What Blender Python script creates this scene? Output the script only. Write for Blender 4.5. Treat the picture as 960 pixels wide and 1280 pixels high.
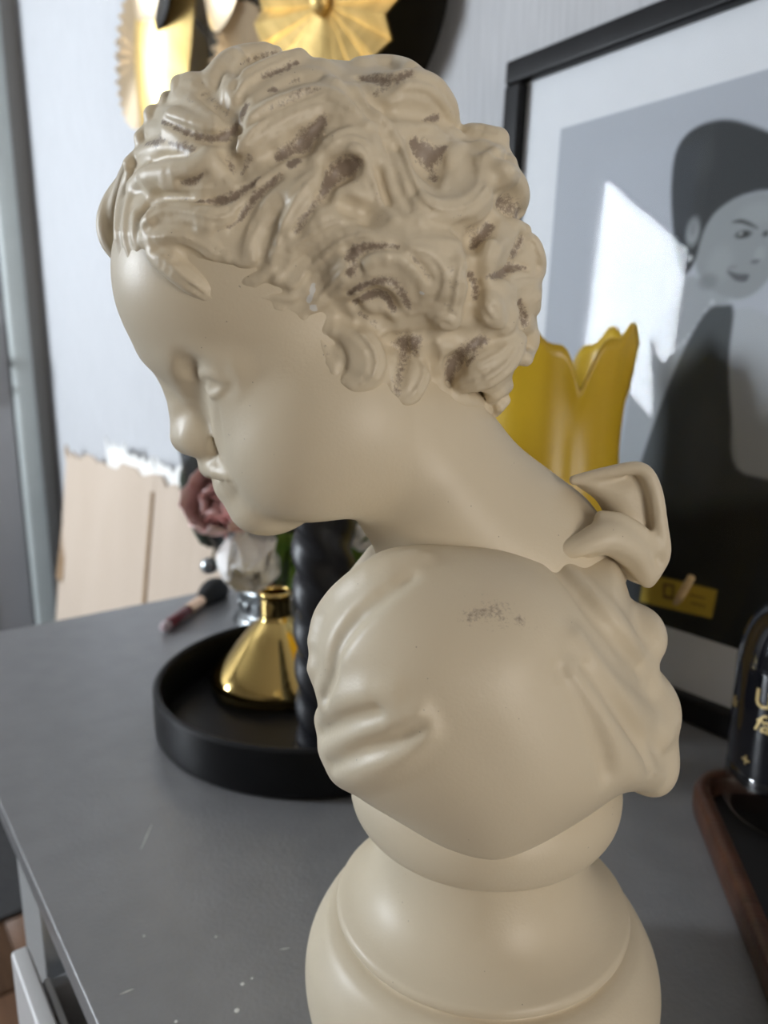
import bpy, bmesh, math, random
import numpy as np
from mathutils import Vector, Matrix

for _o in list(bpy.data.objects): bpy.data.objects.remove(_o)
scene = bpy.context.scene
COL = scene.collection
R = math.radians
random.seed(7)

TOP = 0.78                     # cabinet top above the floor
LENS_Z = TOP + 0.31            # phone held level with the bust's temple

# ------------------------------------------------------------------ camera
cam_data = bpy.data.cameras.new('camera')
cam = bpy.data.objects.new('camera', cam_data); COL.objects.link(cam)
cam.location = (0, 0, LENS_Z); cam.rotation_euler = (R(90 - 12), 0, 0)
cam_data.sensor_fit = 'HORIZONTAL'; cam_data.sensor_width = 24; cam_data.lens = 24
cam_data.clip_start = .02; cam_data.clip_end = 50
cam_data.dof.use_dof = True; cam_data.dof.focus_distance = .265; cam_data.dof.aperture_fstop = 8.5
scene.camera = cam

# ------------------------------------------------------------------ light and exposure
# room axes: a runs along the picture wall (away to the left), b runs towards that wall
UA = Vector((-.597, .802, 0)).normalized(); UB = Vector((.802, .597, 0)).normalized()
def W(a, b, z=0.0): return UA * a + UB * b + Vector((0, 0, z))
ROT = math.atan2(UA.y, UA.x)            # local x = a, local y = -b
A0, A1, B0, B1, CEIL = -2.3, 2.60, -1.75, .62, 2.5
WIN1 = (1.86, 2.46, .85, 2.25)             # a0, a1, z0, z1 in the wall opposite the picture
WIN2 = (-.60, .30, .35, 1.95)           # b0, b1, z0, z1 in the wall behind the photographer

world = bpy.data.worlds.new('sky'); scene.world = world; world.use_nodes = True
_bg = world.node_tree.nodes['Background']
_bg.inputs[0].default_value = (.62, .76, 1, 1); _bg.inputs[1].default_value = 1.0

def area(name, loc, direction, sx, sy, power, color):
    l = bpy.data.lights.new(name, 'AREA'); l.shape = 'RECTANGLE'; l.size = sx; l.size_y = sy
    l.energy = power; l.color = color
    o = bpy.data.objects.new(name, l); COL.objects.link(o); o.location = loc
    o.rotation_euler = Vector(direction).to_track_quat('-Z', 'Z').to_euler()
    return o
area('window_daylight', W((WIN1[0] + WIN1[1]) / 2, B0 - .06, (WIN1[2] + WIN1[3]) / 2), UB, WIN1[1] - WIN1[0], WIN1[3] - WIN1[2], 112, (.86, .93, 1))
area('window_daylight_rear', W(A0 - .06, (WIN2[0] + WIN2[1]) / 2, (WIN2[2] + WIN2[3]) / 2), UA, WIN2[1] - WIN2[0], WIN2[3] - WIN2[2], 25, (1, .89, .74))

vs = scene.view_settings
vs.view_transform = 'Standard'; vs.look = 'None'; vs.gamma = 1; vs.use_curve_mapping = False
vs.exposure = 0.95

# ------------------------------------------------------------------ helpers
MATS = {}
def mat(name, color, rough=.5, metal=0.0, spec=.5, noise=None, bump=None, **kw):
    """principled material; noise = (scale, second colour, amount), bump = (scale, strength)"""
    if name in MATS: return MATS[name]
    m = bpy.data.materials.new(name); m.use_nodes = True; MATS[name] = m
    N = m.node_tree.nodes; L = m.node_tree.links; p = N['Principled BSDF']
    p.inputs['Base Color'].default_value = (*color, 1); p.inputs['Roughness'].default_value = rough
    p.inputs['Metallic'].default_value = metal; p.inputs['Specular IOR Level'].default_value = spec
    for k, v in kw.items(): p.inputs[k.replace('_', ' ')].default_value = v
    tc = N.new('ShaderNodeTexCoord')
    if noise:
        t = N.new('ShaderNodeTexNoise'); t.inputs['Scale'].default_value = noise[0]; t.inputs['Detail'].default_value = 5
        mp = N.new('ShaderNodeMapping'); mp.inputs['Scale'].default_value = noise[3] if len(noise) > 3 else (1, 1, 1)
        L.new(tc.outputs['Object'], mp.inputs[0]); L.new(mp.outputs[0], t.inputs['Vector'])
        r = N.new('ShaderNodeValToRGB'); r.color_ramp.elements[0].position = .35; r.color_ramp.elements[1].position = .68
        r.color_ramp.elements[0].color = (*color, 1)
        r.color_ramp.elements[1].color = tuple(c * (1 - noise[2]) + d * noise[2] for c, d in zip(color, noise[1])) + (1,)
        L.new(t.outputs['Fac'], r.inputs[0]); L.new(r.outputs[0], p.inputs['Base Color'])
    if bump:
        t = N.new('ShaderNodeTexNoise'); t.inputs['Scale'].default_value = bump[0]; t.inputs['Detail'].default_value = 4
        mp = N.new('ShaderNodeMapping'); mp.inputs['Scale'].default_value = bump[2] if len(bump) > 2 else (1, 1, 1)
        L.new(tc.outputs['Object'], mp.inputs[0]); L.new(mp.outputs[0], t.inputs['Vector'])
        b = N.new('ShaderNodeBump'); b.inputs['Strength'].default_value = bump[1]; b.inputs['Distance'].default_value = .002
        L.new(t.outputs['Fac'], b.inputs['Height']); L.new(b.outputs[0], p.inputs['Normal'])
    return m

def thin_glass(name, tint=(1, 1, 1), gloss=.06, rough=.02, fres=.75, rim=None):
    """thin pane: clear transmission plus a fresnel sheen; rim = tint where the wall is seen edge-on"""
    if name in MATS: return MATS[name]
    m = bpy.data.materials.new(name); m.use_nodes = True; MATS[name] = m
    N = m.node_tree.nodes; L = m.node_tree.links; N.remove(N['Principled BSDF'])
    t = N.new('ShaderNodeBsdfTransparent'); t.inputs[0].default_value = (*tint, 1)
    g = N.new('ShaderNodeBsdfGlossy'); g.inputs['Roughness'].default_value = rough
    f = N.new('ShaderNodeLayerWeight'); f.inputs['Blend'].default_value = .18
    mm = N.new('ShaderNodeMath'); mm.operation = 'MULTIPLY_ADD'; mm.inputs[1].default_value = fres; mm.inputs[2].default_value = gloss
    x = N.new('ShaderNodeMixShader')
    if rim:
        w = N.new('ShaderNodeLayerWeight'); w.inputs['Blend'].default_value = .32
        c = N.new('ShaderNodeMix'); c.data_type = 'RGBA'; c.inputs[6].default_value = (*tint, 1); c.inputs[7].default_value = (*rim, 1)
        pw = N.new('ShaderNodeMath'); pw.operation = 'POWER'; pw.inputs[1].default_value = 2.5
        L.new(w.outputs['Facing'], pw.inputs[0]); L.new(pw.outputs[0], c.inputs[0]); L.new(c.outputs[2], t.inputs[0])
    L.new(f.outputs['Fresnel'], mm.inputs[0]); L.new(mm.outputs[0], x.inputs[0]); L.new(t.outputs[0], x.inputs[1]); L.new(g.outputs[0], x.inputs[2])
    L.new(x.outputs[0], N['Material Output'].inputs[0])
    return m

class MB:
    def __init__(s): s.v = []; s.f = []
    def put(s, V, F):
        o = len(s.v); s.v += [tuple(v) for v in V]; s.f += [tuple(i + o for i in f) for f in F]; return s
    def box(s, lo, hi, M=None):
        V = [Vector((x, y, z)) for x in (lo[0], hi[0]) for y in (lo[1], hi[1]) for z in (lo[2], hi[2])]
        if M: V = [M @ v for v in V]
        return s.put(V, [(0, 1, 3, 2), (4, 6, 7, 5), (0, 4, 5, 1), (2, 3, 7, 6), (0, 2, 6, 4), (1, 5, 7, 3)])
    def lathe(s, prof, n=48, M=None, twist=None):
        V = []; F = []
        for i, (r, z) in enumerate(prof):
            for k in range(n):
                a = 2 * math.pi * k / n
                rr = r if twist is None else twist(r, z, a)
                v = Vector((rr * math.cos(a), rr * math.sin(a), z)); V.append(M @ v if M else v)
        for i in range(len(prof) - 1):
            for k in range(n):
                k2 = (k + 1) % n
                F.append((i * n + k, i * n + k2, (i + 1) * n + k2, (i + 1) * n + k))
        if prof[0][0] > 1e-6: F.append(tuple(reversed(range(n))))
        if prof[-1][0] > 1e-6: F.append(tuple((len(prof) - 1) * n + k for k in range(n)))
        return s.put(V, F)
    def tube(s, pts, rad, n=10, close=True):
        pts = [Vector(p) for p in pts]; V = []; F = []
        if not hasattr(rad, '__len__'): rad = [rad] * len(pts)
        prev = None
        for i, p in enumerate(pts):
            d = (pts[min(i + 1, len(pts) - 1)] - pts[max(i - 1, 0)]).normalized()
            if prev is None: x = d.orthogonal().normalized()
            else: x = (prev - d * prev.dot(d)).normalized()
            prev = x; y = d.cross(x)
            for k in range(n):
                a = 2 * math.pi * k / n; V.append(p + (x * math.cos(a) + y * math.sin(a)) * rad[i])
        for i in range(len(pts) - 1):
            for k in range(n):
                k2 = (k + 1) % n; F.append((i * n + k, i * n + k2, (i + 1) * n + k2, (i + 1) * n + k))
        if close: F += [tuple(reversed(range(n))), tuple((len(pts) - 1) * n + k for k in range(n))]
        return s.put(V, F)
    def build(s, name, material=None, parent=None, smooth=False, bevel=0.0, seg=2, loc=None, rotz=None, local=None):
        """local = Matrix that maps local to world when the vertices were given in the local frame"""
        me = bpy.data.meshes.new(name); me.from_pydata([tuple(v) for v in s.v], [], s.f)
        bm = bmesh.new(); bm.from_mesh(me); bmesh.ops.recalc_face_normals(bm, faces=bm.faces); bm.to_mesh(me); bm.free()
        o = bpy.data.objects.new(name, me); COL.objects.link(o)
        if material: me.materials.append(material)
        if smooth: me.polygons.foreach_set('use_smooth', [True] * len(me.polygons))
        if bevel:
            b = o.modifiers.new('bevel', 'BEVEL'); b.width = bevel; b.segments = seg; b.limit_method = 'ANGLE'
            me.polygons.foreach_set('use_smooth', [True] * len(me.polygons))
            o.modifiers.new('normals', 'WEIGHTED_NORMAL')
        if loc is not None: o.location = loc
        if rotz is not None: o.rotation_euler = (0, 0, rotz)
        if parent: o.parent = parent
        return o

def empty(name, loc=(0, 0, 0), rot=(0, 0, 0)):
    o = bpy.data.objects.new(name, None); COL.objects.link(o); o.location = loc; o.rotation_euler = rot
    o.empty_display_size = .05
    return o
def tag(o, label=None, cat=None, group=None, kind=None):
    for k, v in (('label', label), ('category', cat), ('group', group), ('kind', kind)):
        if v: o[k] = v
    return o
def ring_grid(V, nu, nv, closed_u=False):
    F = []
    for i in range(nv - 1):
        for k in range(nu if closed_u else nu - 1):
            k2 = (k + 1) % nu; F.append((i * nu + k, i * nu + k2, (i + 1) * nu + k2, (i + 1) * nu + k))
    return F
# a pixel of the photograph gives a direction; its distance comes from the surface it lies on
def ray(px, py):
    a = (px - 480) / 960; b = -(py - 640) / 960; c, s_ = math.cos(R(12)), math.sin(R(12))
    return Vector((a, c + b * s_, -s_ + b * c))
def on_level(px, py, z):
    d = ray(px, py); return Vector((0, 0, LENS_Z)) + d * ((z - LENS_Z) / d.z)
def on_plane(px, py, p, n):
    d = ray(px, py); o = Vector((0, 0, LENS_Z)); return o + d * ((Vector(p) - o).dot(n) / d.dot(n))

# ------------------------------------------------------------------ sculpting
# The bust is carved as a signed field on a grid (millimetres): x right, t towards
# the viewer's side, z up, origin at the lens height above the pedestal's axis plane.
FPX, PITCH, Y0 = 960.0, math.radians(12.0), 300.0
CP, SP = math.cos(PITCH), math.sin(PITCH)

def pdir(px, py):
    a = (np.asarray(px, float) - 480) / FPX
    b = -(np.asarray(py, float) - 640) / FPX
    return a, CP + b * SP, -SP + b * CP

def at_t(px, py, t):
    """point (x, t, z) where a pixel's ray meets the plane t"""
    a, y, z = pdir(px, py)
    k = (Y0 - t) / y
    return np.stack([a * k, np.broadcast_to(np.asarray(t, float), k.shape), z * k], -1)

def smooth_closed(P, n=8):
    P = np.asarray(P, float); out = []
    N = len(P)
    for i in range(N):
        p0, p1, p2, p3 = P[i - 1], P[i], P[(i + 1) % N], P[(i + 2) % N]
        for k in range(n):
            u = k / n
            out.append(.5 * (2 * p1 + (p2 - p0) * u + (2 * p0 - 5 * p1 + 4 * p2 - p3) * u * u
                             + (3 * p1 - p0 - 3 * p2 + p3) * u ** 3))
    return np.array(out)

def smooth_open(P, n=5):
    P = np.asarray(P, float)
    Q = np.vstack([2 * P[0] - P[1], P, 2 * P[-1] - P[-2]]); out = []
    for i in range(1, len(Q) - 2):
        p0, p1, p2, p3 = Q[i - 1], Q[i], Q[i + 1], Q[i + 2]
        for k in range(n):
            u = k / n
            out.append(.5 * (2 * p1 + (p2 - p0) * u + (2 * p0 - 5 * p1 + 4 * p2 - p3) * u * u
                             + (3 * p1 - p0 - 3 * p2 + p3) * u ** 3))
    out.append(P[-1])
    return np.array(out)

class Field:
    def __init__(s, lo, hi, h):
        s.h = h; s.lo = np.array(lo, np.float32)
        s.n = [int(round((b - a) / h)) + 1 for a, b in zip(lo, hi)]
        s.ax = [s.lo[i] + h * np.arange(s.n[i], dtype=np.float32) for i in range(3)]
        s.F = np.full(s.n, 40.0, np.float32)
    def box(s, lo, hi):
        sl = []
        for i in range(3):
            a = max(0, int(math.floor((lo[i] - s.lo[i]) / s.h)))
            b = min(s.n[i], int(math.ceil((hi[i] - s.lo[i]) / s.h)) + 1)
            if b <= a: return None
            sl.append(slice(a, b))
        return tuple(sl)
    def grid(s, sl):
        return (s.ax[0][sl[0]][:, None, None], s.ax[1][sl[1]][None, :, None], s.ax[2][sl[2]][None, None, :])
    def add(s, sl, d, k):
        A = s.F[sl]
        if k <= 0: s.F[sl] = np.minimum(A, d); return
        hh = np.maximum(k - np.abs(A - d), 0) / k
        s.F[sl] = np.minimum(A, d) - hh * hh * k * .25
    def cut(s, sl, d, k):
        A = s.F[sl]; d = -d
        hh = np.maximum(k - np.abs(A - d), 0) / max(k, 1e-6)
        s.F[sl] = np.maximum(A, d) + hh * hh * k * .25
    # --- primitives
    def pillow(s, poly, t0, W, D, k, cut=False, tilt=0.0, n=8, square=2.0, soft=6.0):
        """closed outline in the x-z plane, inflated to half thickness W about t0"""
        P = smooth_closed(poly, n)
        m = 30
        sl = s.box((P[:, 0].min() - m, t0 - W - m, P[:, 1].min() - m), (P[:, 0].max() + m, t0 + W + m, P[:, 1].max() + m))
        X, T, Z = s.grid(sl)
        gx, gz = np.meshgrid(s.ax[0][sl[0]], s.ax[2][sl[2]], indexing='ij')
        A = P; B = np.roll(P, -1, 0)
        dmin = np.full(gx.shape, 1e9, np.float32); ins = np.zeros(gx.shape, bool)
        for (ax, az), (bx, bz) in zip(A.astype(np.float32), B.astype(np.float32)):
            ex, ez = bx - ax, bz - az
            L = ex * ex + ez * ez + 1e-9
            u = np.clip(((gx - ax) * ex + (gz - az) * ez) / L, 0, 1)
            d = (gx - ax - u * ex) ** 2 + (gz - az - u * ez) ** 2
            np.minimum(dmin, d, out=dmin)
            c = ((az > gz) != (bz > gz))
            if c.any():
                xi = ax + (gz - az) * ex / (ez if abs(ez) > 1e-9 else 1e-9)
                ins ^= c & (gx < xi)
        d = np.sqrt(dmin); d = np.where(ins, d, -d)
        b = d.copy()                                  # round off the medial ridges of the outline
        for _ in range(3):
            for a in (0, 1):
                w = max(1, int(round(soft / s.h)))
                c = np.cumsum(np.pad(b, [(w + 1, w) if i == a else (0, 0) for i in (0, 1)], mode='edge'), axis=a)
                n_ = b.shape[a]
                b = (np.take(c, np.arange(2 * w + 1, 2 * w + 1 + n_), a) - np.take(c, np.arange(0, n_), a)) / (2 * w + 1)
        u = np.clip((d - 2) / 16, 0, 1); u = u * u * (3 - 2 * u)
        d = d * (1 - u) + b * u
        q = np.maximum((D - d) / D, 0)[:, None, :].astype(np.float32)
        tt = np.abs((T - t0 - tilt * (Z - P[:, 1].mean())) / W)
        r = (q ** square + tt ** square) ** (1 / square)
        f = (r - 1) * min(D, W)
        s.cut(sl, f, k) if cut else s.add(sl, f.astype(np.float32), k)
    def flat(s, poly, n=6):
        """signed distance to a closed outline in the x-z plane, over the whole grid (nx, nz)"""
        P = smooth_closed(poly, n).astype(np.float32)
        gx, gz = np.meshgrid(s.ax[0], s.ax[2], indexing='ij')
        dmin = np.full(gx.shape, 1e9, np.float32); ins = np.zeros(gx.shape, bool)
        for (ax, az), (bx, bz) in zip(P, np.roll(P, -1, 0)):
            ex, ez = bx - ax, bz - az
            u = np.clip(((gx - ax) * ex + (gz - az) * ez) / (ex * ex + ez * ez + 1e-9), 0, 1)
            np.minimum(dmin, (gx - ax - u * ex) ** 2 + (gz - az - u * ez) ** 2, out=dmin)
            c = ((az > gz) != (bz > gz))
            if c.any(): ins ^= c & (gx < ax + (gz - az) * ex / (ez if abs(ez) > 1e-9 else 1e-9))
        d = np.sqrt(dmin)
        return np.where(ins, -d, d)
    def ell(s, c, r, k, cut=False, R=None):
        m = max(r) + 12
        sl = s.box(np.array(c) - m, np.array(c) + m)
        if sl is None: return
        X, T, Z = s.grid(sl)
        p = [X - c[0], T - c[1], Z - c[2]]
        if R is not None:
            p = [R[0][i] * p[0] + R[1][i] * p[1] + R[2][i] * p[2] for i in range(3)]
        k0 = np.sqrt((p[0] / r[0]) ** 2 + (p[1] / r[1]) ** 2 + (p[2] / r[2]) ** 2)
        k1 = np.sqrt((p[0] / r[0] ** 2) ** 2 + (p[1] / r[1] ** 2) ** 2 + (p[2] / r[2] ** 2) ** 2)
        f = (k0 * (k0 - 1) / np.maximum(k1, 1e-6)).astype(np.float32)
        s.cut(sl, f, k) if cut else s.add(sl, f, k)
    def chain(s, P, r, k, cut=False):
        """capsule chain through 3-D points P with radii r, evaluated as one shape"""
        P = np.asarray(P, np.float32); r = np.asarray(r, np.float32)
        m = float(r.max()) + max(k, 1) + 2 * s.h
        sl = s.box(P.min(0) - m, P.max(0) + m)
        if sl is None: return
        X, T, Z = s.grid(sl)
        f = None
        for i in range(len(P) - 1):
            a, b = P[i], P[i + 1]; e = b - a
            L = float(e @ e) + 1e-9
            u = np.clip(((X - a[0]) * e[0] + (T - a[1]) * e[1] + (Z - a[2]) * e[2]) / L, 0, 1)
            d = np.sqrt((X - a[0] - u * e[0]) ** 2 + (T - a[1] - u * e[1]) ** 2 + (Z - a[2] - u * e[2]) ** 2)
            d -= r[i] + u * (r[i + 1] - r[i])
            f = d if f is None else np.minimum(f, d)
        s.cut(sl, f, k) if cut else s.add(sl, f, k)
    # --- queries
    def sample(s, p):
        g = (np.asarray(p) - s.lo) / s.h
        i0 = np.floor(g).astype(int)
        for a in range(3): i0[..., a] = np.clip(i0[..., a], 0, s.n[a] - 2)
        w = np.clip(g - i0, 0, 1); out = 0
        for dx in (0, 1):
            for dy in (0, 1):
                for dz in (0, 1):
                    ww = (w[..., 0] if dx else 1 - w[..., 0]) * (w[..., 1] if dy else 1 - w[..., 1]) * (w[..., 2] if dz else 1 - w[..., 2])
                    out = out + ww * s.F[i0[..., 0] + dx, i0[..., 1] + dy, i0[..., 2] + dz]
        return out
    def grad(s, p):
        e = s.h * 1.5; g = []
        for a in range(3):
            q = np.array(p, float); q[..., a] += e; r = np.array(p, float); r[..., a] -= e
            g.append(s.sample(q) - s.sample(r))
        g = np.stack(g, -1)
        return g / np.maximum(np.linalg.norm(g, axis=-1, keepdims=True), 1e-6)
    def hit(s, P):
        """first surface point along each pixel's ray (misses fall on the nearest grazing point)"""
        P = np.asarray(P, float)
        a, y, z = pdir(P[:, 0], P[:, 1])
        d = np.stack([a, -y, z], -1)                 # t decreases away from the viewer
        tmax = s.lo[1] + s.h * (s.n[1] - 1)
        k = (Y0 - tmax) / y; best = np.full(len(P), 1e9); bk = k.copy(); done = np.zeros(len(P), bool)
        kend = (Y0 - s.lo[1]) / y
        o = np.array([0, Y0, 0.0])
        while True:
            f = s.sample(o + d * k[:, None])
            inside = (f <= 0) & ~done
            bk[inside] = k[inside]; done |= inside
            bet = (f < best) & ~done
            best[bet] = f[bet]; bk[bet] = k[bet]
            k = np.where(done, k, k + .6)
            if (done | (k > kend)).all(): break
        return o + d * bk[:, None]
    def mesh(s):
        F = s.F; ins = F < 0
        n = s.n
        c = np.zeros([v - 1 for v in n], np.uint8)
        for dx in (0, 1):
            for dy in (0, 1):
                for dz in (0, 1):
                    c += ins[dx:n[0] - 1 + dx, dy:n[1] - 1 + dy, dz:n[2] - 1 + dz]
        idx = np.argwhere((c > 0) & (c < 8))
        vid = np.full(c.shape, -1, np.int32); vid[tuple(idx.T)] = np.arange(len(idx))
        acc = np.zeros((len(idx), 3)); cnt = np.zeros(len(idx))
        cor = [(0, 0, 0), (1, 0, 0), (0, 1, 0), (1, 1, 0), (0, 0, 1), (1, 0, 1), (0, 1, 1), (1, 1, 1)]
        val = [F[idx[:, 0] + q[0], idx[:, 1] + q[1], idx[:, 2] + q[2]].astype(float) for q in cor]
        for a, b in [(0, 1), (2, 3), (4, 5), (6, 7), (0, 2), (1, 3), (4, 6), (5, 7), (0, 4), (1, 5), (2, 6), (3, 7)]:
            m = (val[a] < 0) != (val[b] < 0)
            u = val[a][m] / (val[a][m] - val[b][m])
            acc[m] += np.array(cor[a]) + u[:, None] * (np.array(cor[b]) - np.array(cor[a])); cnt[m] += 1
        V = (idx + acc / cnt[:, None]) * s.h + s.lo
        Q = []
        for ax in range(3):
            o1, o2 = [(1, 2), (2, 0), (0, 1)][ax]
            sa = [slice(1, -1)] * 3; sa[ax] = slice(0, n[ax] - 1); sb = list(sa); sb[ax] = slice(1, n[ax])
            A, B = ins[tuple(sa)], ins[tuple(sb)]
            for flip, M in ((False, A & ~B), (True, B & ~A)):
                e = np.argwhere(M)
                if not len(e): continue
                e = e + np.array([0 if i == ax else 1 for i in range(3)])
                def cell(d1, d2):
                    q = e.copy(); q[:, o1] -= d1; q[:, o2] -= d2
                    return vid[q[:, 0], q[:, 1], q[:, 2]]
                f = np.stack([cell(1, 1), cell(0, 1), cell(0, 0), cell(1, 0)], -1)
                Q.append(f[:, ::-1] if flip else f)
        Q = np.concatenate(Q)
        Q = Q[(Q >= 0).all(1)]
        return V, Q

def relax(V, Q, it=2, lam=.5):
    E = np.concatenate([Q[:, [0, 1]], Q[:, [1, 2]], Q[:, [2, 3]], Q[:, [3, 0]]])
    deg = np.bincount(E.ravel(), minlength=len(V)).astype(float)[:, None]
    for i in range(it):
        for l in (lam, -lam * .9):
            S = np.zeros_like(V)
            for a in range(3):
                S[:, a] = np.bincount(E[:, 0], V[E[:, 1], a], len(V)) + np.bincount(E[:, 1], V[E[:, 0], a], len(V))
            V = V + l * (S / np.maximum(deg, 1) - V)
    return V

def drop_islands(V, Q):
    """keep the largest connected shell"""
    lab = np.arange(len(V))
    E = np.concatenate([Q[:, [0, 1]], Q[:, [1, 2]], Q[:, [2, 3]], Q[:, [3, 0]]])
    while True:
        m = np.minimum(lab[E[:, 0]], lab[E[:, 1]]); new = lab.copy()
        np.minimum.at(new, E[:, 0], m); np.minimum.at(new, E[:, 1], m)
        new = new[new]
        if (new == lab).all(): break
        lab = new
    c = np.bincount(lab); big = c.argmax()
    keep = lab == big
    re = np.cumsum(keep) - 1
    Q = Q[keep[Q].all(1)]
    return V[keep], re[Q]

def poly_at(px, t):
    p = np.array(px, float)
    q = at_t(p[:, 0], p[:, 1], t)
    return q[:, [0, 2]]

def on(field, pts, sink, n=5):
    """pixel polyline (px, py, half width in px) laid on the carved surface; sink pushes the centre
    inwards by that share of its radius.  Returns 3-D points and radii in mm"""
    q = smooth_open(np.array(pts, float), n)
    h = field.hit(q[:, :2])
    depth = (Y0 - h[:, 1]) * CP - h[:, 2] * SP
    r = np.maximum(q[:, 2], .6) * depth / FPX
    g = field.grad(h)
    return h - g * (sink * r)[:, None], r

def both(field, P, r, k, cut=False):
    field.chain(P, r, k, cut)
    M = P.copy(); M[:, 1] *= -1
    field.chain(M, r, k, cut)
def carve_head(h):
    f = Field((-122, -88, -128), (100, 88, 122), h)
    # skull, face and jaw: the profile below the hairline, inflated to a child's breadth
    f.pillow(poly_at([(160, 300), (159, 360), (172, 402), (188, 434), (210, 470), (228, 505), (246, 538), (258, 560),
                      (268, 578), (279, 596), (290, 612), (301, 628), (312, 642), (330, 651), (352, 654), (385, 648),
                      (420, 628), (470, 560), (540, 480), (600, 400), (615, 300), (560, 190), (430, 120), (290, 135), (200, 205)], 6),
             0, 53, 78, 0, square=1.72)
    c = at_t(305, 352, 0); f.ell(c, (45.5, 47, 44), 12)          # forehead
    # neck
    f.pillow(poly_at([(428, 590), (434, 638), (452, 668), (470, 704), (484, 790), (600, 850), (740, 790), (790, 720), (768, 668),
                      (742, 630), (700, 597), (655, 562), (622, 522), (560, 440), (460, 500)], 12), 0, 43, 44, 9)
    # cheek and jaw fullness
    for s in (1, -1):
        c = at_t(385, 572, 26); f.ell((c[0], s * 24, c[2]), (24, 19, 22), 16)
        c = at_t(430, 525, 30); f.ell((c[0], s * 27, c[2]), (30, 22, 28), 16)
    # brow ridge
    for s in (1, -1):
        P = np.array([at_t(*q) for q in ((199, 434, 2), (210, 437, 12), (234, 440, 22), (262, 446, 31), (296, 460, 37))]); P[:, 1] *= s
        f.chain(P, [4, 5, 5.5, 5, 3], 9)
    # eye sockets, balls and lids, set into the surface already carved
    c = at_t(326, 470, 24)
    for s in (1, -1): f.ell((c[0], s * 23, c[2]), (14, 11, 14), 14)
    def laid(pts, off, r, k, cut):
        q = smooth_open(np.array(pts, float), 4)
        H = f.hit(q); H = H + f.grad(H) * off
        both(f, H, np.interp(np.linspace(0, 1, len(H)), np.linspace(0, 1, len(r)), r), k, cut)
    laid([(238, 462), (241, 482), (246, 506), (254, 528)], 1.8, [3.6, 4, 3.4, 2], 8, True)
    laid([(250, 468), (262, 472), (276, 474)], 3.0, [5, 5, 4], 5, True)
    H = f.hit(np.array([(267, 475.0)])); C = (H - f.grad(H) * 6.6)[0]
    A_ = np.array([-.78, .58, -.24]); A_ /= np.linalg.norm(A_); S_ = np.array([.60, .80, 0]); S_ -= A_ * (S_ @ A_); S_ /= np.linalg.norm(S_)
    U_ = np.cross(S_, A_); U_ *= np.sign(U_[2])
    for s in (1, -1): f.ell((C[0], s * C[1], C[2]), (9, 9, 9), 1.0)
    th = np.radians(np.linspace(-62, 58, 15))[:, None]
    for e, rad, lift in ((24, 1.25, 9.5), (-25, 1.15, 9.2)):
        ph = np.radians(e) * np.cos(th * 1.45)
        P = C + lift * (np.cos(th) * np.cos(ph) * A_ + np.sin(th) * np.cos(ph) * S_ + np.sin(ph) * U_)
        both(f, P, rad * (.55 + .45 * np.cos(th[:, 0] * 1.3)), 1.6)
    ph = np.radians(44) * np.cos(th * 1.3)                         # fold above the lid
    P = C + 9.6 * (np.cos(th) * np.cos(ph) * A_ + np.sin(th) * np.cos(ph) * S_ + np.sin(ph) * U_)
    both(f, P, np.full(len(P), 2.0), 4)
    # nose
    P = np.array([at_t(*q) for q in ((214, 448, 0), (221, 470, 0), (231, 500, 0), (235, 528, 0), (236, 545, 0))])
    f.chain(P, [4, 4.8, 5.4, 6.4, 7.2], 6)
    P = np.array([at_t(*q) for q in ((232, 470, 0), (248, 505, 0), (260, 532, 0), (264, 543, 0))])
    f.chain(P, [6, 8.5, 9.5, 8.5], 7)
    for s in (1, -1):
        c = at_t(254, 548, 8.6); f.ell((c[0], s * c[1], c[2]), (7.6, 4.4, 6.2), 7)
        P = np.array([at_t(*q) for q in ((267, 536, 12), (272, 550, 14.5), (269, 564, 14.5))]); P[:, 1] *= s
        f.chain(P, [.7, 1.2, 1.0], 3, cut=True)
    # mouth
    for s in (1, -1):
        P = np.array([at_t(*q) for q in ((264, 583, 0), (265, 584, 6), (273, 589, 13), (288, 595, 19), (298, 598, 22))]); P[:, 1] *= s
        f.chain(P, [3.8, 3.9, 3.4, 2.4, 1.2], 4)
        P = np.array([at_t(*q) for q in ((283, 606, 0), (284, 607, 6), (290, 607, 12), (297, 604, 18))]); P[:, 1] *= s
        f.chain(P, [3.8, 3.8, 3.2, 1.6], 4)
        P = np.array([at_t(*q) for q in ((264, 597.5, 0), (267, 597, 8), (279, 596.5, 15), (292, 598, 21), (300, 600, 24.5))]); P[:, 1] *= s
        f.chain(P, [1.1, 1.1, 1.1, 1.0, .7], 1.5, cut=True)
        c = at_t(262, 574, 3); f.ell((c[0] + .5, s * 3.2, c[2]), (3, 2.2, 3.5), 3)
    c = at_t(330, 633, 0); f.ell(c, (12, 17, 9), 13)
    return f

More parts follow.
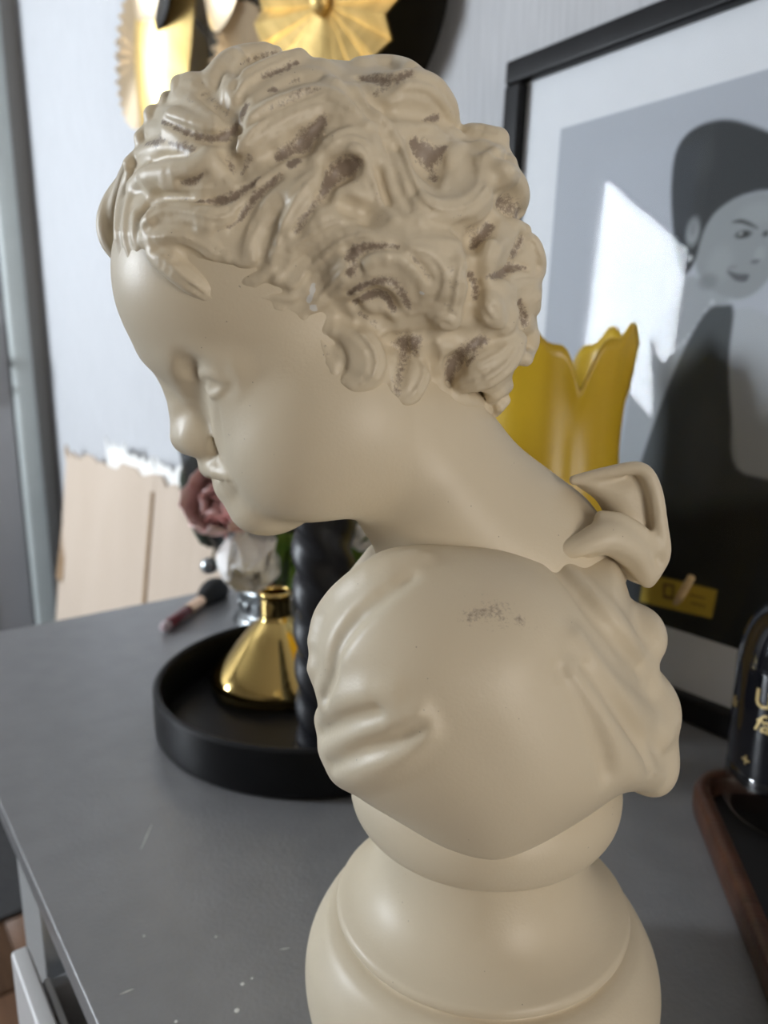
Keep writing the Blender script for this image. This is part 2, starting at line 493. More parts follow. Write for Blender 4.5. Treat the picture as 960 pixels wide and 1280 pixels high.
# hair: (px, py, half width) along each lock of the near side
LOCKS = [
 [(152,322,4),(147,292,6),(150,258,6),(158,228,6),(168,200,5)],
 [(163,322,4),(157,298,5),(158,268,6),(165,240,6)],
 [(174,312,3),(168,292,4),(169,268,4)],
 [(191,317,12),(210,329,17),(231,346,17),(252,362,13),(267,375,5)],
 [(181,300,10),(204,296,14),(227,296,14),(247,304,12),(268,317,10),(283,325,7)],
 [(183,279,11),(200,266,15),(227,264,16),(252,269,17),(272,273,16),(289,267,14),(306,252,10),(326,234,8),(350,214,6)],
 [(167,233,13),(185,219,15),(210,215,15),(235,212,15),(256,206,15)],
 [(210,231,9),(239,235,12),(268,236,12),(293,231,11),(308,221,10),(325,205,7)],
 [(160,204,9),(177,192,11),(202,183,11),(227,185,10),(243,191,6)],
 [(176,172,12),(189,163,13),(210,163,12),(235,175,10),(256,185,8),(272,188,5)],
 [(189,142,13),(210,144,13),(235,154,13),(260,162,11),(283,158,9),(295,144,8),(304,129,6)],
 [(208,123,11),(227,123,13),(252,133,13),(272,146,9),(284,150,5)],
 [(222,104,12),(239,102,14),(252,112,13),(264,127,7)],
 [(262,112,10),(268,95,13),(281,77,14),(300,66,13),(330,60,10)],
 [(276,129,5),(285,102,8),(293,82,9),(312,70,10),(345,64,9)],
 [(293,133,12),(301,108,15),(322,92,15),(353,77,14),(374,69,12)],
 [(301,150,8),(316,129,11),(343,110,12),(370,98,12),(395,96,12),(420,105,10)],
 [(301,185,14),(316,162,18),(339,142,18),(370,128,16),(399,120,13),(420,125,12),(441,140,11),(457,156,9)],
 [(318,198,10),(337,178,13),(366,159,13),(396,145,12),(428,143,11),(453,156,9),(470,176,8)],
 [(395,200,9),(416,180,12),(441,170,13),(460,180,11),(468,202,8)],
 [(440,110,9),(462,133,10),(483,158,10),(500,190,10),(510,222,9),(524,248,9),(545,266,9),(568,274,8)],
 [(470,176,7),(482,205,9),(490,235,9),(505,262,9),(530,280,8)],
 [(456,210,10),(466,235,10),(474,258,9),(492,276,8)],
 [(528,252,11),(550,261,13),(578,260,14),(599,247,14),(610,228,14),(608,203,13),(596,180,10),(582,174,8)],
 [(548,234,6),(556,206,8),(568,188,9),(586,178,8)],
 [(450,80,12),(480,78,13),(508,82,12),(530,95,8)],
 [(482,119,18),(508,108,23),(538,113,24),(558,135,20),(566,156,14)],
 [(499,160,8),(524,164,11),(551,166,12),(572,168,11)],
 [(587,164,12),(609,168,14),(626,172,13)],
 [(607,190,8),(626,191,10),(640,202,9)],
 [(612,212,10),(632,213,12),(648,226,13),(654,246,12),(651,264,9)],
 [(607,335,14),(612,313,17),(624,292,16),(642,283,12),(658,288,9)],
 [(648,308,7),(664,300,11),(674,322,12),(672,344,11),(655,347,9),(636,352,8)],
 [(634,362,8),(656,353,11),(668,362,12),(670,384,9)],
 [(601,352,9),(618,354,12),(636,366,12),(642,384,11),(640,402,9)],
 [(600,372,12),(612,390,16),(622,402,12)],
 [(312,310,11),(322,287,15),(339,262,15),(360,236,13)],
 [(343,318,8),(350,290,16),(362,262,18),(382,234,16),(402,216,10)],
 [(345,345,9),(357,318,15),(387,294,16),(416,280,13),(449,273,10)],
 [(362,368,9),(380,345,14),(405,320,17),(432,300,17),(466,292,16),(503,294,15),(537,297,16),(566,299,17),(584,310,12)],
 [(390,385,10),(408,362,15),(430,340,14),(445,326,9)],
 [(580,322,13),(572,349,15),(568,376,14),(560,398,12)],
 [(457,330,8),(478,321,9),(503,325,9),(524,343,9),(532,364,9),(526,384,8)],
 [(512,313,8),(537,321,11),(551,340,12),(549,364,11),(539,384,9)],
 [(445,364,6),(466,350,8),(490,354,8),(505,370,8),(512,388,6)],
 [(455,388,9),(474,384,12),(490,395,11)],
 [(282,326,7),(301,331,8),(320,322,7)],
 [(297,351,7),(318,350,8),(340,343,6)],
 [(312,369,5),(337,372,7),(362,371,7),(378,362,6)],
 [(345,385,5),(366,387,6),(390,386,6)],
 [(378,397,6),(399,405,8),(412,418,7)],
 [(408,402,10),(436,408,14),(458,424,16),(470,448,15),(464,472,12),(448,482,8)],
 [(402,425,6),(410,449,8),(424,472,9),(440,481,8)],
 [(440,395,9),(470,408,12),(495,412,10)],
 [(518,430,12),(530,462,13),(520,488,13),(507,500,9)],
 [(492,440,6),(490,462,8),(494,486,8)],
 [(535,405,12),(556,398,18),(572,408,12)],
 [(545,430,9),(548,456,10),(552,480,8)],
 [(576,483,12),(610,472,17),(638,450,16),(650,424,12)],
 [(588,459,9),(617,446,13),(641,426,11)],
 [(552,486,7),(576,503,9),(610,500,9),(636,484,8)],
 [(656,404,9),(666,421,10),(660,450,9)],
 [(604,424,8),(622,416,10),(640,408,8)],
 [(600,512,6),(620,514,7),(634,502,6)],
]
# bumps: centre px, radius px
KNOBS = [(266,204,20),(445,187,14),(610,384,18),(662,432,10),(556,392,15)]
# creases cut between the locks: (px, py, half width)
CREASES = [
 [(177,271,2),(187,254,4),(204,246,4),(235,245,2)],
 [(204,149,2),(235,163,4),(262,173,5),(288,167,5),(300,148,4),(307,128,2)],
 [(289,178,2),(302,160,3),(332,141,3),(375,121,3),(400,111,2)],
 [(270,289,1),(291,282,2),(312,255,3),(350,219,2)],
 [(245,254,1),(270,253,3),(291,247,3),(312,232,2)],
 [(226,228,1),(240,226,2.5),(256,217,1.5)],
 [(290,200,2),(300,222,2)],
 [(293,205,3),(318,195,3)],
 [(346,198,3),(368,184,5),(386,172,6),(402,152,3)],
 [(404,245,3),(414,225,6),(430,212,8),(444,204,6),(448,214,2)],
 [(370,290,3),(384,268,3),(400,246,3)],
 [(447,98,2),(482,97,4),(515,90,2)],
 [(528,166,2),(548,160,3),(554,158,2)],
 [(517,180,4),(530,196,7),(543,222,6),(546,232,3)],
 [(496,186,1.2),(507,212,1.4),(518,240,1.2)],
 [(477,170,1),(490,200,1.4),(498,235,1.4),(512,262,1)],
 [(470,205,1),(476,232,1.2),(484,255,1)],
 [(434,312,3),(445,322,4),(462,311,3),(499,309,2.5),(520,325,2),(537,349,1.5)],
 [(436,345,3),(447,336,3)],
 [(435,366,1.5),(460,354,3),(490,352,3.5),(503,364,3),(511,384,1.5)],
 [(444,380,2),(462,368,4),(480,368,4),(493,388,2)],
 [(444,378,2),(458,395,2),(472,408,1.5)],
 [(586,305,3),(602,292,5),(612,278,5),(618,262,3)],
 [(583,338,3),(592,356,4),(596,372,2)],
 [(618,347,2),(632,338,3),(642,330,3),(660,336,1.5)],
 [(650,297,3),(640,318,3),(632,334,3)],
 [(622,252,5),(634,258,6),(640,264,4)],
 [(610,180,1.5),(625,196,1.5),(640,196,1.2)],
 [(648,370,2),(652,390,4),(656,400,3)],
 [(408,421,1.2),(425,435,1.6),(430,452,1.6),(423,473,1.2)],
 [(507,418,3),(505,449,4),(498,483,3)],
 [(520,418,1.5),(518,445,1.5)],
 [(562,476,4),(568,452,5),(580,438,5),(602,428,4)],
 [(305,340,2),(322,334,2.2),(326,318,1.5)],
 [(334,350,1.5),(348,336,2.2),(357,318,2)],
 [(330,358,1.5),(370,366,1.8),(388,342,1.5)],
 [(300,125,2),(290,140,4),(284,152,3)],
 [(292,108,2),(300,84,2),(318,74,1.5)],
 [(182,285,1),(204,282,1.5),(240,284,1.2)],
 [(195,311,1),(220,308,1.5),(246,318,1.2)],
 [(179,207,1),(205,197,1.5),(232,195,1.2)],
]
MASSES = [                       # the large volumes the locks are gathered into: (px, py, half width), share sunk
 ([(450,335,48),(505,322,58),(556,328,44)], .52), ([(345,300,26),(390,270,32),(440,252,30)], .58),
 ([(308,168,24),(350,141,28),(410,124,27),(455,150,22)], .5), ([(488,112,32),(536,118,38)], .52),
 ([(500,215,18),(528,258,22),(575,264,25),(608,235,25),(604,192,20)], .36), ([(611,318,24),(638,290,22)], .45), ([(655,325,20),(664,345,18)], .45),
 ([(614,380,27),(625,395,22)], .45), ([(596,468,28),(638,442,24)], .42), ([(450,435,28),(458,462,24)], .55), ([(518,470,22),(512,485,18)], .5),
 ([(200,282,22),(250,280,24),(290,270,20)], .5), ([(198,226,20),(250,214,22)], .5), ([(226,152,22),(272,160,17)], .52), ([(240,112,20),(275,90,20)], .55),
 ([(300,112,22),(350,88,24),(400,86,22)], .58), ([(205,322,18),(240,350,16)], .5), ([(625,215,20),(645,240,20)], .45), ([(600,165,18),(622,172,18)], .5),
 ([(425,185,22),(455,195,20)], .55), ([(570,350,22),(562,390,20)], .5), ([(655,372,18),(664,420,15)], .45)]
VALLEYS = [
 [(440,262,3),(475,281,5),(520,286,5),(560,286,5),(590,292,4)], [(405,246,3),(430,256,4),(455,264,3)], [(300,216,3),(318,206,4),(340,190,3)],
 [(588,302,4),(591,330,5),(592,360,5),(588,395,5),(575,420,3)], [(478,400,3),(488,412,3),(492,428,2)], [(536,412,3),(541,436,3),(540,456,2)],
 [(560,158,3),(585,168,4),(600,182,3)], [(614,205,3),(621,225,4),(624,245,3)], [(640,276,3),(630,282,4),(616,290,3)], [(445,118,3),(462,140,3)],
 [(398,402,3),(425,398,3),(450,402,3)], [(560,420,3),(590,418,4),(620,424,3)], [(283,150,3),(290,172,5),(284,192,4)], [(255,118,3),(270,132,5),(282,140,4)],
 [(330,300,3),(338,280,3),(350,255,3)], [(480,140,2),(470,125,2)], [(232,322,2),(262,338,3),(290,340,3)]]
HOLLOWS = [(541,204,22),(629,257,13),(420,215,12),(376,180,12),(482,105,11),(470,372,8),(570,452,9)]
# stains of worn patina: (px, py, half width), strength
STAINS = [
 ([(202,152,2),(222,160,4),(246,170,5),(272,173,5),(292,165,6),(300,148,5),(308,132,4)], 1),
 ([(183,180,3),(196,178,6),(206,175,3)], .9), ([(212,178,3),(232,186,6),(243,188,4)], .8),
 ([(226,228,2),(240,226,5),(254,217,3)], 1), ([(244,253,2),(262,252,3),(286,249,6),(312,234,4),(326,222,2)], 1),
 ([(210,247,3),(235,250,4)], .5), ([(272,288,2),(296,278,3),(320,246,5),(350,220,4)], 1),
 ([(286,202,5),(290,214,5)], .8), ([(312,196,5),(304,218,4)], .8),
 ([(350,198,6),(368,186,9),(386,172,10),(402,152,6)], 1.1), ([(364,206,5),(372,201,4)], 1),
 ([(404,240,5),(414,224,8),(430,212,11),(444,202,9),(436,216,7)], 1.1), ([(372,288,6),(384,268,6),(402,246,6)], .7),
 ([(330,97,4),(348,91,5),(372,79,3)], 1), ([(338,113,4),(345,112,4)], .9), ([(364,105,3),(372,101,3)], .9),
 ([(330,140,2),(352,128,6),(376,116,6),(400,111,2)], .6), ([(302,142,4),(312,132,2)], .6),
 ([(300,80,2),(318,74,4),(350,65,2)], .6), ([(255,120,4),(275,132,6),(284,142,6)], .5),
 ([(450,98,3),(470,102,9),(490,103,10),(515,90,3)], .9), ([(468,118,4),(480,112,6)], .7),
 ([(530,152,4),(546,147,4)], 1), ([(516,178,5),(528,190,11),(540,196,10),(556,184,4)], 1.1), ([(536,206,7),(543,226,6)], .8),
 ([(436,324,5),(446,314,7),(466,308,5),(498,309,3)], 1), ([(436,340,5),(442,330,6)], 1),
 ([(436,367,3),(460,354,4),(488,351,5),(503,366,5),(511,384,3)], 1), ([(444,376,5),(462,368,6),(480,367,6),(492,388,3)], 1.1),
 ([(450,390,3),(468,404,4)], .7), ([(505,314,2),(520,326,3),(536,348,3)], .7), ([(540,345,3),(532,352,2)], .3),
 ([(590,312,4),(600,298,8),(610,284,6)], 1), ([(622,254,9),(634,258,12),(646,268,6)], .9), ([(586,342,4),(594,358,4),(595,374,4)], 1),
 ([(608,346,3),(620,345,5),(634,337,7),(656,335,2)], 1.1), ([(640,318,5),(650,300,5)], .9), ([(648,376,4),(652,392,6),(655,402,6)], .9),
 ([(504,425,12),(503,445,9),(498,470,7),(496,490,5)], .75), ([(517,425,8),(519,445,4)], .8),
 ([(560,474,5),(566,452,9),(580,440,9),(596,430,7),(606,426,5)], 1), ([(584,454,6),(592,446,5)], .8),
 ([(470,275,2),(480,262,3),(474,246,4),(468,230,3)], .35), ([(570,270,8),(585,285,7)], .4), ([(566,385,4),(556,378,3)], .4),
 ([(410,445,3),(406,432,2)], .6), ([(386,396,3),(398,402,2)], .5), ([(190,262,3),(205,250,5)], .4),
 ([(560,335,8),(566,360,8)], .25), ([(440,230,8),(450,215,5)], .3), ([(225,120,4),(250,130,4)], .3)]
CHIPS = [([(392,355,3),(390,366,3),(386,376,3)], 1), ([(392,384,4.5),(394,387,3)], 1), ([(526,365,2),(528,367,2)], 1)]
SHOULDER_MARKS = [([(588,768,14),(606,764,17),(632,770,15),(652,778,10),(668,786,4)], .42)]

HAIRLINE = [(150, 318), (172, 316), (200, 326), (240, 352), (262, 366), (272, 345), (300, 348), (325, 366), (360, 384), (388, 396), (400, 420),
            (420, 458), (450, 480), (480, 482), (505, 494), (540, 488), (575, 496), (612, 506), (640, 520), (720, 480), (760, 250), (600, 0), (300, -60), (60, 120), (90, 280)]

def carve_hair(h, head):
    f = Field((-126, -92, -60), (82, 92, 124), h)
    # a cap that follows the skull, then the locks laid over it
    f.pillow(poly_at([(163, 300), (158, 262), (166, 215), (190, 158), (228, 112), (285, 78), (350, 70), (430, 72), (500, 84), (545, 118), (575, 160),
                      (622, 172), (646, 230), (652, 285), (668, 340), (664, 400), (650, 455), (622, 502), (560, 500), (500, 500),
                      (452, 500), (400, 500), (340, 460), (282, 420), (230, 380), (185, 340)], 10), 0, 55, 66, 0)
    X, T, Z = np.meshgrid(*f.ax, indexing='ij')
    hd = head.sample(np.stack([X, T, Z], -1).astype(np.float32)).astype(np.float32)
    m = f.flat(poly_at(HAIRLINE, 42))[:, None, :]
    shell = np.clip(-m / 7, 0, 1) * 2.4 - .9             # thins out and dives under the skin at the hairline
    f.F = np.minimum(np.maximum(f.F, m + 3), hd - shell)
    f.F = np.maximum(f.F, np.minimum(m - 2, 8))
    for pts, sink in MASSES:
        P, r = on(f, pts, sink - .06); both(f, P, r, 4)
    laid = [on(f, L, .30) for L in LOCKS]
    knobs = [on(f, [(x, y, r), (x + 1, y + 1, r)], .35, 1) for x, y, r in KNOBS]
    for P, r in laid + knobs: both(f, P, r, 2.2)
    for L in LOCKS:                                      # combed strands
        q = smooth_open(np.array(L, float), 5)
        if q[:, 2].max() < 9.5: continue
        T = np.gradient(q[:, :2], axis=0); T /= np.linalg.norm(T, axis=1, keepdims=True)
        for o in ((-.42, .36) if q[:, 2].max() > 12 else (.2,)):
            s_ = q.copy(); s_[:, 0] -= T[:, 1] * o * q[:, 2]; s_[:, 1] += T[:, 0] * o * q[:, 2]
            s_ = s_[2:-2]
            if len(s_) < 5: continue
            H = f.hit(s_[:, :2]); g = f.grad(H)
            v = np.array([0, Y0, 0.0]) - H; v /= np.linalg.norm(v, axis=1, keepdims=True)
            if ((g * v).sum(1) < .35).any() or (np.abs(f.sample(H)) > 1.2).any(): continue
            both(f, H + g * .15, np.maximum(.62 * np.sin(np.linspace(.2, 2.94, len(H))), .1), 1.5, cut=True)
    # forelocks swept up over the middle of the brow
    for pts in ([(156,330,-12,2.5),(138,304,-10,3.6),(134,278,-9,4),(142,252,-8,4),(158,230,-8,4)],
                [(158,330,-2,2.5),(149,300,-1,3.6),(147,268,0,4),(156,236,1,4),(168,208,2,4)],
                [(162,330,8,2.5),(157,302,9,3.5),(157,272,10,4),(165,240,12,4.5),(176,208,13,4.5)],
                [(170,324,18,2.5),(167,300,19,3.2),(170,272,20,3.6),(178,246,22,4)]):
        q = smooth_open(np.array(pts, float), 5)
        P = at_t(q[:, 0], q[:, 1], q[:, 2]); f.chain(P, q[:, 3], 1.2)
        M = P.copy(); M[:, 1] = -M[:, 1] - 10; M[:, 0] += 3; f.chain(M, q[:, 3], 1.2)
    for C in CREASES:
        P, r = on(f, C, -.15)
        both(f, P, r * 1.35, 2.2, cut=True)
    for C in VALLEYS:
        P, r = on(f, C, -.1); both(f, P, r * 1.2, 5, cut=True)
    for x, y, r in HOLLOWS:
        P, q = on(f, [(x, y, r), (x + 1, y + 1, r)], -.55, 1); both(f, P, q, 5, cut=True)
    return f

DRAPE_FOLDS = [
 [(392,800,8),(402,764,9),(434,730,9),(470,708,8),(520,697,6)],
 [(392,838,8),(404,862,8)],
 [(402,900,12),(424,884,12),(458,872,9),(490,868,4)],
 [(408,940,12),(438,922,13),(480,905,10),(520,890,4)],
 [(424,968,11),(452,962,13),(490,945,10),(530,915,4)],
 [(690,692,5),(740,747,9),(784,800,10),(812,846,9)],
 [(712,848,5),(742,890,9),(770,930,12),(790,958,12),(815,968,11)],
 [(720,800,4),(752,850,8),(796,890,10),(826,920,10)],
]
DRAPE_GROOVES = [
 [(405,872,3),(414,846,5),(420,812,7),(442,777,9),(480,743,8),(512,722,3)],
 [(400,918,3),(430,903,5),(470,892,4)],
 [(412,958,2),(450,942,5),(495,928,7),(525,912,3)],
 [(690,704,2),(725,744,5),(765,792,6),(800,835,4)],
 [(700,838,2),(732,885,5),(752,935,8),(757,968,6)],
 [(735,832,2),(772,882,5),(800,930,6),(812,955,4)],
]

def carve_drapery(h):
    f = Field((-62, -106, -215), (158, 106, -28), h)
    # trunk
    f.pillow(poly_at([(470, 706), (440, 735), (412, 775), (398, 825), (402, 880), (404, 930), (430, 975), (520, 1005), (640, 1010), (760, 985),
                      (818, 975), (830, 930), (822, 860), (806, 800), (796, 740), (770, 690), (700, 684), (600, 690), (530, 694)], 25),
             0, 72, 48, 0)
    # shoulder caps with the rounded cut edge of the arms
    for s in (1, -1):
        f.pillow(poly_at([(480, 700), (432, 735), (400, 785), (394, 835), (405, 880), (408, 930), (430, 975), (480, 1008), (540, 1046), (606, 1064),
                          (660, 1050), (715, 1018), (752, 985), (778, 940), (770, 860), (740, 790), (700, 730), (640, 700), (560, 692)], 52),
                 44, 42, 44, 10) if s > 0 else f.pillow(poly_at([(500, 760), (450, 800), (430, 860), (430, 930), (450, 975), (500, 1008), (540, 1040), (606, 1054),
                          (660, 1040), (715, 1010), (752, 985), (778, 940), (770, 860), (740, 800), (700, 760), (640, 745), (560, 745)], 30), -40, 40, 44, 10)
    # cloth rolled at the nape, scalloped down the back
    for (x, y, t, r) in ((812,794,18,9),(822,885,22,12),(822,945,24,11)):
        f.ell(at_t(x - r * 1.2, y, t), (r, r * 1.6, r * 1.25), 8)
        f.ell(at_t(x - r * 1.2, y, -t), (r, r * 1.6, r * 1.25), 8)
    laid = [on(f, L, .6) for L in DRAPE_FOLDS]
    for P, r in laid: f.chain(P, r * 1.15, 8)
    for C in DRAPE_GROOVES:
        P, r = on(f, C, -.25); f.chain(P, r, 5, cut=True)
    return f

def carve_ruffle(h):
    f = Field((20, -40, -125), (150, 60, -10), h)
    f.pillow(poly_at([(716, 600), (760, 589), (802, 584), (818, 605), (826, 650), (831, 695), (824, 716), (806, 732), (776, 722), (740, 712),
                      (700, 700), (720, 682), (757, 658), (748, 628)], 14), 12, 13, 14, 0)
    for (x, y, t, r) in ((788, 618, 30, (12, 5.2, 10)), (756, 611, 30, (8, 5, 5)), (810, 668, 30, (5, 4.5, 11))):
        f.ell(at_t(x, y, t), r, 8, cut=True)
    q = smooth_open(np.array([(717,600,18,1.8),(760,590,20,2.2),(800,586,22,2.6),(817,610,24,2.8),(825,655,25,2.8),(829,695,25,2.6),(810,726,24,2.6)], float), 5)
    f.chain(at_t(q[:, 0], q[:, 1], q[:, 2]), q[:, 3], 3)
    q = smooth_open(np.array([(690,690,32,3),(725,684,32,5),(760,672,30,6.5),(790,690,28,6),(806,716,26,4)], float), 5)
    f.chain(at_t(q[:, 0], q[:, 1], q[:, 2]), q[:, 3], 4)
    q = smooth_open(np.array([(752,646,26,2.4),(775,650,27,2.6),(800,664,27,2.4),(816,684,26,2)], float), 5)
    f.chain(at_t(q[:, 0], q[:, 1], q[:, 2]), q[:, 3], 4)
    q = smooth_open(np.array([(716,704,30,1.6),(750,702,33,2.2),(782,708,32,2),(800,728,28,1.6)], float), 5)
    f.chain(at_t(q[:, 0], q[:, 1], q[:, 2] + 3), q[:, 3], 3, cut=True)
    return f

def stain_value(V, field, strokes, near_only=True):
    out = np.zeros(len(V))
    for pts, g in strokes:
        P, r = on(field, pts, 0.0, 4)
        m = r.max() * 2.2 + 2
        sel = np.where(((V > P.min(0) - m) & (V < P.max(0) + m)).all(1))[0]
        if not len(sel): continue
        X = V[sel]; best = np.full(len(sel), 9.0)
        for i in range(len(P) - 1):
            e = P[i + 1] - P[i]; L = e @ e + 1e-9
            u = np.clip((X - P[i]) @ e / L, 0, 1)
            d = np.linalg.norm(X - P[i] - u[:, None] * e, axis=1) / (r[i] + u * (r[i + 1] - r[i]))
            best = np.minimum(best, d)
        v = g * np.clip((2.1 - best) / 1.8, 0, 1)
        out[sel] = np.maximum(out[sel], v)
    return out
# ------------------------------------------------------------------ the room
RM = Matrix.Rotation(ROT, 4, 'Z')        # local (a, -b, z) to world
def room_box(mb, a0, a1, b0, b1, z0, z1): return mb.box((a0, -b1, z0), (a1, -b0, z1), RM)
def struct(name, mb, m, **kw):
    o = mb.build(name, m, **kw); o['kind'] = 'structure'; return o

paper = mat('woven_wallpaper', (.53, .535, .55), .75, noise=(6, (.44, .445, .46), .8, (60, 60, 2.5)), bump=(14, .35, (60, 60, 2)))
plain = mat('painted_plaster', (.27, .26, .25), .85, noise=(3, (.24, .23, .22), .6))
ceil_m = mat('ceiling_paint', (.50, .49, .48), .9, noise=(4, (.46, .45, .44), .5))
struct('wall_right', room_box(MB(), A0, A1, B1, B1 + .1, 0, CEIL), paper)
struct('wall_front', room_box(MB(), A1, A1 + .1, B0 - .1, B1 + .1, 0, CEIL), plain)
w = MB()
room_box(w, A0, WIN1[0], B0 - .1, B0, 0, CEIL); room_box(w, WIN1[1], A1, B0 - .1, B0, 0, CEIL)
room_box(w, WIN1[0], WIN1[1], B0 - .1, B0, 0, WIN1[2]); room_box(w, WIN1[0], WIN1[1], B0 - .1, B0, WIN1[3], CEIL)
struct('wall_left', w, plain)
w = MB()
room_box(w, A0 - .1, A0, B0 - .1, WIN2[0], 0, CEIL); room_box(w, A0 - .1, A0, WIN2[1], B1 + .1, 0, CEIL)
room_box(w, A0 - .1, A0, WIN2[0], WIN2[1], 0, WIN2[2]); room_box(w, A0 - .1, A0, WIN2[0], WIN2[1], WIN2[3], CEIL)
struct('wall_back', w, plain)
struct('ceiling', room_box(MB(), A0 - .1, A1 + .1, B0 - .1, B1 + .1, CEIL, CEIL + .1), ceil_m)
fl = struct('floor', room_box(MB(), A0 - .1, A1 + .1, B0 - .1, B1 + .1, -.06, -.012), mat('floor_bed', (.05, .035, .025), .8, noise=(5, (.03, .02, .015), .5)))
plank_m = [mat('floor_plank_%d' % i, c, .38, noise=(4, tuple(k * .6 for k in c), .8, (2, 30, 30)), bump=(8, .2, (2, 40, 40)))
           for i, c in enumerate([(.16, .085, .045), (.19, .10, .055), (.14, .072, .040)])]
me0 = None
for j in range(16):
    b_ = B0 + .02 + j * .147
    for i in range(4):
        L_ = 1.19
        a_ = A0 + i * 1.2 + (j % 3) * .02
        if me0 is None:
            o = MB().box((0, -.1455, -.012), (L_, 0, 0)).build('plank', plank_m[0], fl, bevel=.0015, seg=1); me0 = [o.data]
            for k in (1, 2):
                d = o.data.copy(); d.materials.clear(); d.materials.append(plank_m[k]); me0.append(d)
        else:
            o = bpy.data.objects.new('plank', me0[(i * 2 + j) % 3]); COL.objects.link(o); o.parent = fl
        o.location = W(a_, b_, 0); o.rotation_euler = (0, 0, ROT)

# windows: white frames, the rear one split by a mullion
pvc = mat('white_window_frame', (.85, .85, .84), .4, noise=(9, (.80, .80, .79), .4))
pane_m = thin_glass('window_glass', (1, 1, 1), .03)
def window(n, horizontal, lo, hi, z0, z1, face):
    def bx(mb, p, q, za, zb, d0, d1):
        if horizontal: room_box(mb, p, q, face + d0, face + d1, za, zb)
        else: room_box(mb, face + d0, face + d1, p, q, za, zb)
        return mb
    root = empty('window_%d' % n, (0, 0, 0)); root['kind'] = 'structure'
    t = .055
    for p, q, za, zb in ((lo, hi, z0, z0 + t), (lo, hi, z1 - t, z1), (lo, lo + t, z0, z1), (hi - t, hi, z0, z1)):
        bx(MB(), p, q, za, zb, -.05, 0).build('window_frame', pvc, root, bevel=.006)
    m_ = (lo + hi) / 2
    if n > 1: bx(MB(), m_ - .035, m_ + .035, z0 + t, z1 - t, -.045, .0).build('mullion', pvc, root, bevel=.006)
    for p, q in ((lo + t, m_ - .035), (m_ + .035, hi - t)) if n > 1 else ((lo + t, hi - t),):
        bx(MB(), p, q, z0 + t, z1 - t, -.03, -.026).build('pane', pane_m, root)
    bx(MB(), lo - .03, hi + .03, z0 - .03, z0, -.08, .06).build('window_sill', pvc, root, bevel=.006)
window(1, True, WIN1[0], WIN1[1], WIN1[2], WIN1[3], B0)
window(2, False, WIN2[0], WIN2[1], WIN2[2], WIN2[3], A0)

# door in the far wall, beyond the end of the cabinet
door_m = mat('grey_door_paint', (.30, .30, .31), .5, noise=(6, (.26, .26, .27), .5))
steel = mat('brushed_steel', (.35, .36, .38), .35, 1.0, noise=(20, (.28, .29, .31), .5))
dark_metal = mat('dark_hinge_metal', (.06, .06, .065), .45, .6, noise=(20, (.04, .04, .04), .5))
door = empty('door_1'); door['kind'] = 'structure'
room_box(MB(), A1 - .035, A1 - .004, -.42, .50, .01, 2.05).build('door_leaf', door_m, door, bevel=.004)
room_box(MB(), A1 - .041, A1 - .035, -.30, .38, 1.22, 1.90).build('door_panel', door_m, door, bevel=.004)
room_box(MB(), A1 - .041, A1 - .035, -.30, .38, .16, .86).build('door_panel', door_m, door, bevel=.004)
room_box(MB(), A1 - .047, A1 - .035, .405, .455, .93, 1.17).build('lock_plate', steel, door, bevel=.004)
hb = MB().tube([W(A1 - .046, .43, 1.065), W(A1 - .09, .43, 1.065), W(A1 - .095, .42, 1.065), W(A1 - .095, .30, 1.063)], .010, 12)
hb.build('door_handle', steel, door, smooth=True)
MB().tube([W(A1 - .05, .43, .985), W(A1 - .075, .43, .985)], .006, 10).build('key_cylinder', steel, door, smooth=True)
room_box(MB(), A1 - .06, A1 - .035, .46, .50, 1.62, 1.76).build('hinge', dark_metal, door, bevel=.003)
trim_m = mat('sage_grey_trim', (.42, .45, .44), .5, noise=(7, (.36, .39, .38), .6))
struct('trim_1', room_box(MB(), A1 - .055, A1, .505, .565, 0, 2.12), trim_m, bevel=.012)
struct('trim_2', room_box(MB(), A1 - .055, A1, -.50, -.44, 0, 2.12), trim_m, bevel=.012)
struct('baseboard_right', room_box(MB(), A0, A1 - .06, B1 - .014, B1, 0, .09), pvc, bevel=.004)
struct('baseboard_left', room_box(MB(), A0, A1 - .06, B0, B0 + .014, 0, .09), pvc, bevel=.004)

# dark rug on the boards beside the cabinet
rug_m = mat('charcoal_rug_pile', (.035, .036, .038), .95, noise=(120, (.02, .02, .022), .8), bump=(300, .8))
rug = MB(); room_box(rug, 1.48, 2.4, -.75, .52, .001, .012)
tag(rug.build('floor_rug', rug_m, bevel=.004), 'dark charcoal floor rug on the brown boards beyond the open drawer', 'rug')
# ------------------------------------------------------------------ cabinet
top_m = mat('grey_laminate_top', (.235, .235, .24), .30, spec=.6, noise=(40, (.19, .19, .195), .6), bump=(420, .18))
body_m = mat('light_grey_lacquer', (.42, .43, .43), .42, noise=(12, (.38, .39, .39), .5))
front_m = mat('white_drawer_front', (.70, .70, .70), .4, noise=(12, (.66, .66, .66), .5))
inner_m = mat('drawer_inside_grey', (.33, .33, .34), .6, noise=(14, (.29, .29, .30), .6))
CF, CB, CA0, CA1 = .0726, .616, -.62, .91       # front, back, near end, far end of the top
cab = empty('cabinet', W((CA0 + CA1) / 2, (CF + CB) / 2, 0))
tag(cab, 'wide grey-topped dressing cabinet with one drawer pulled open, carrying the bust', 'cabinet')
def cpart(name, m, a0, a1, b0, b1, z0, z1, parent=cab, bevel=.002):
    mb = MB(); room_box(mb, a0, a1, b0, b1, z0, z1)
    p = parent; off = Vector((0, 0, 0))
    while p: off += p.location; p = p.parent
    mb.v = [tuple(Vector(v) - off) for v in mb.v]
    return mb.build(name, m, parent, bevel=bevel)
cpart('worktop', top_m, CA0, CA1, CF, CB, TOP - .016, TOP, bevel=.0012)
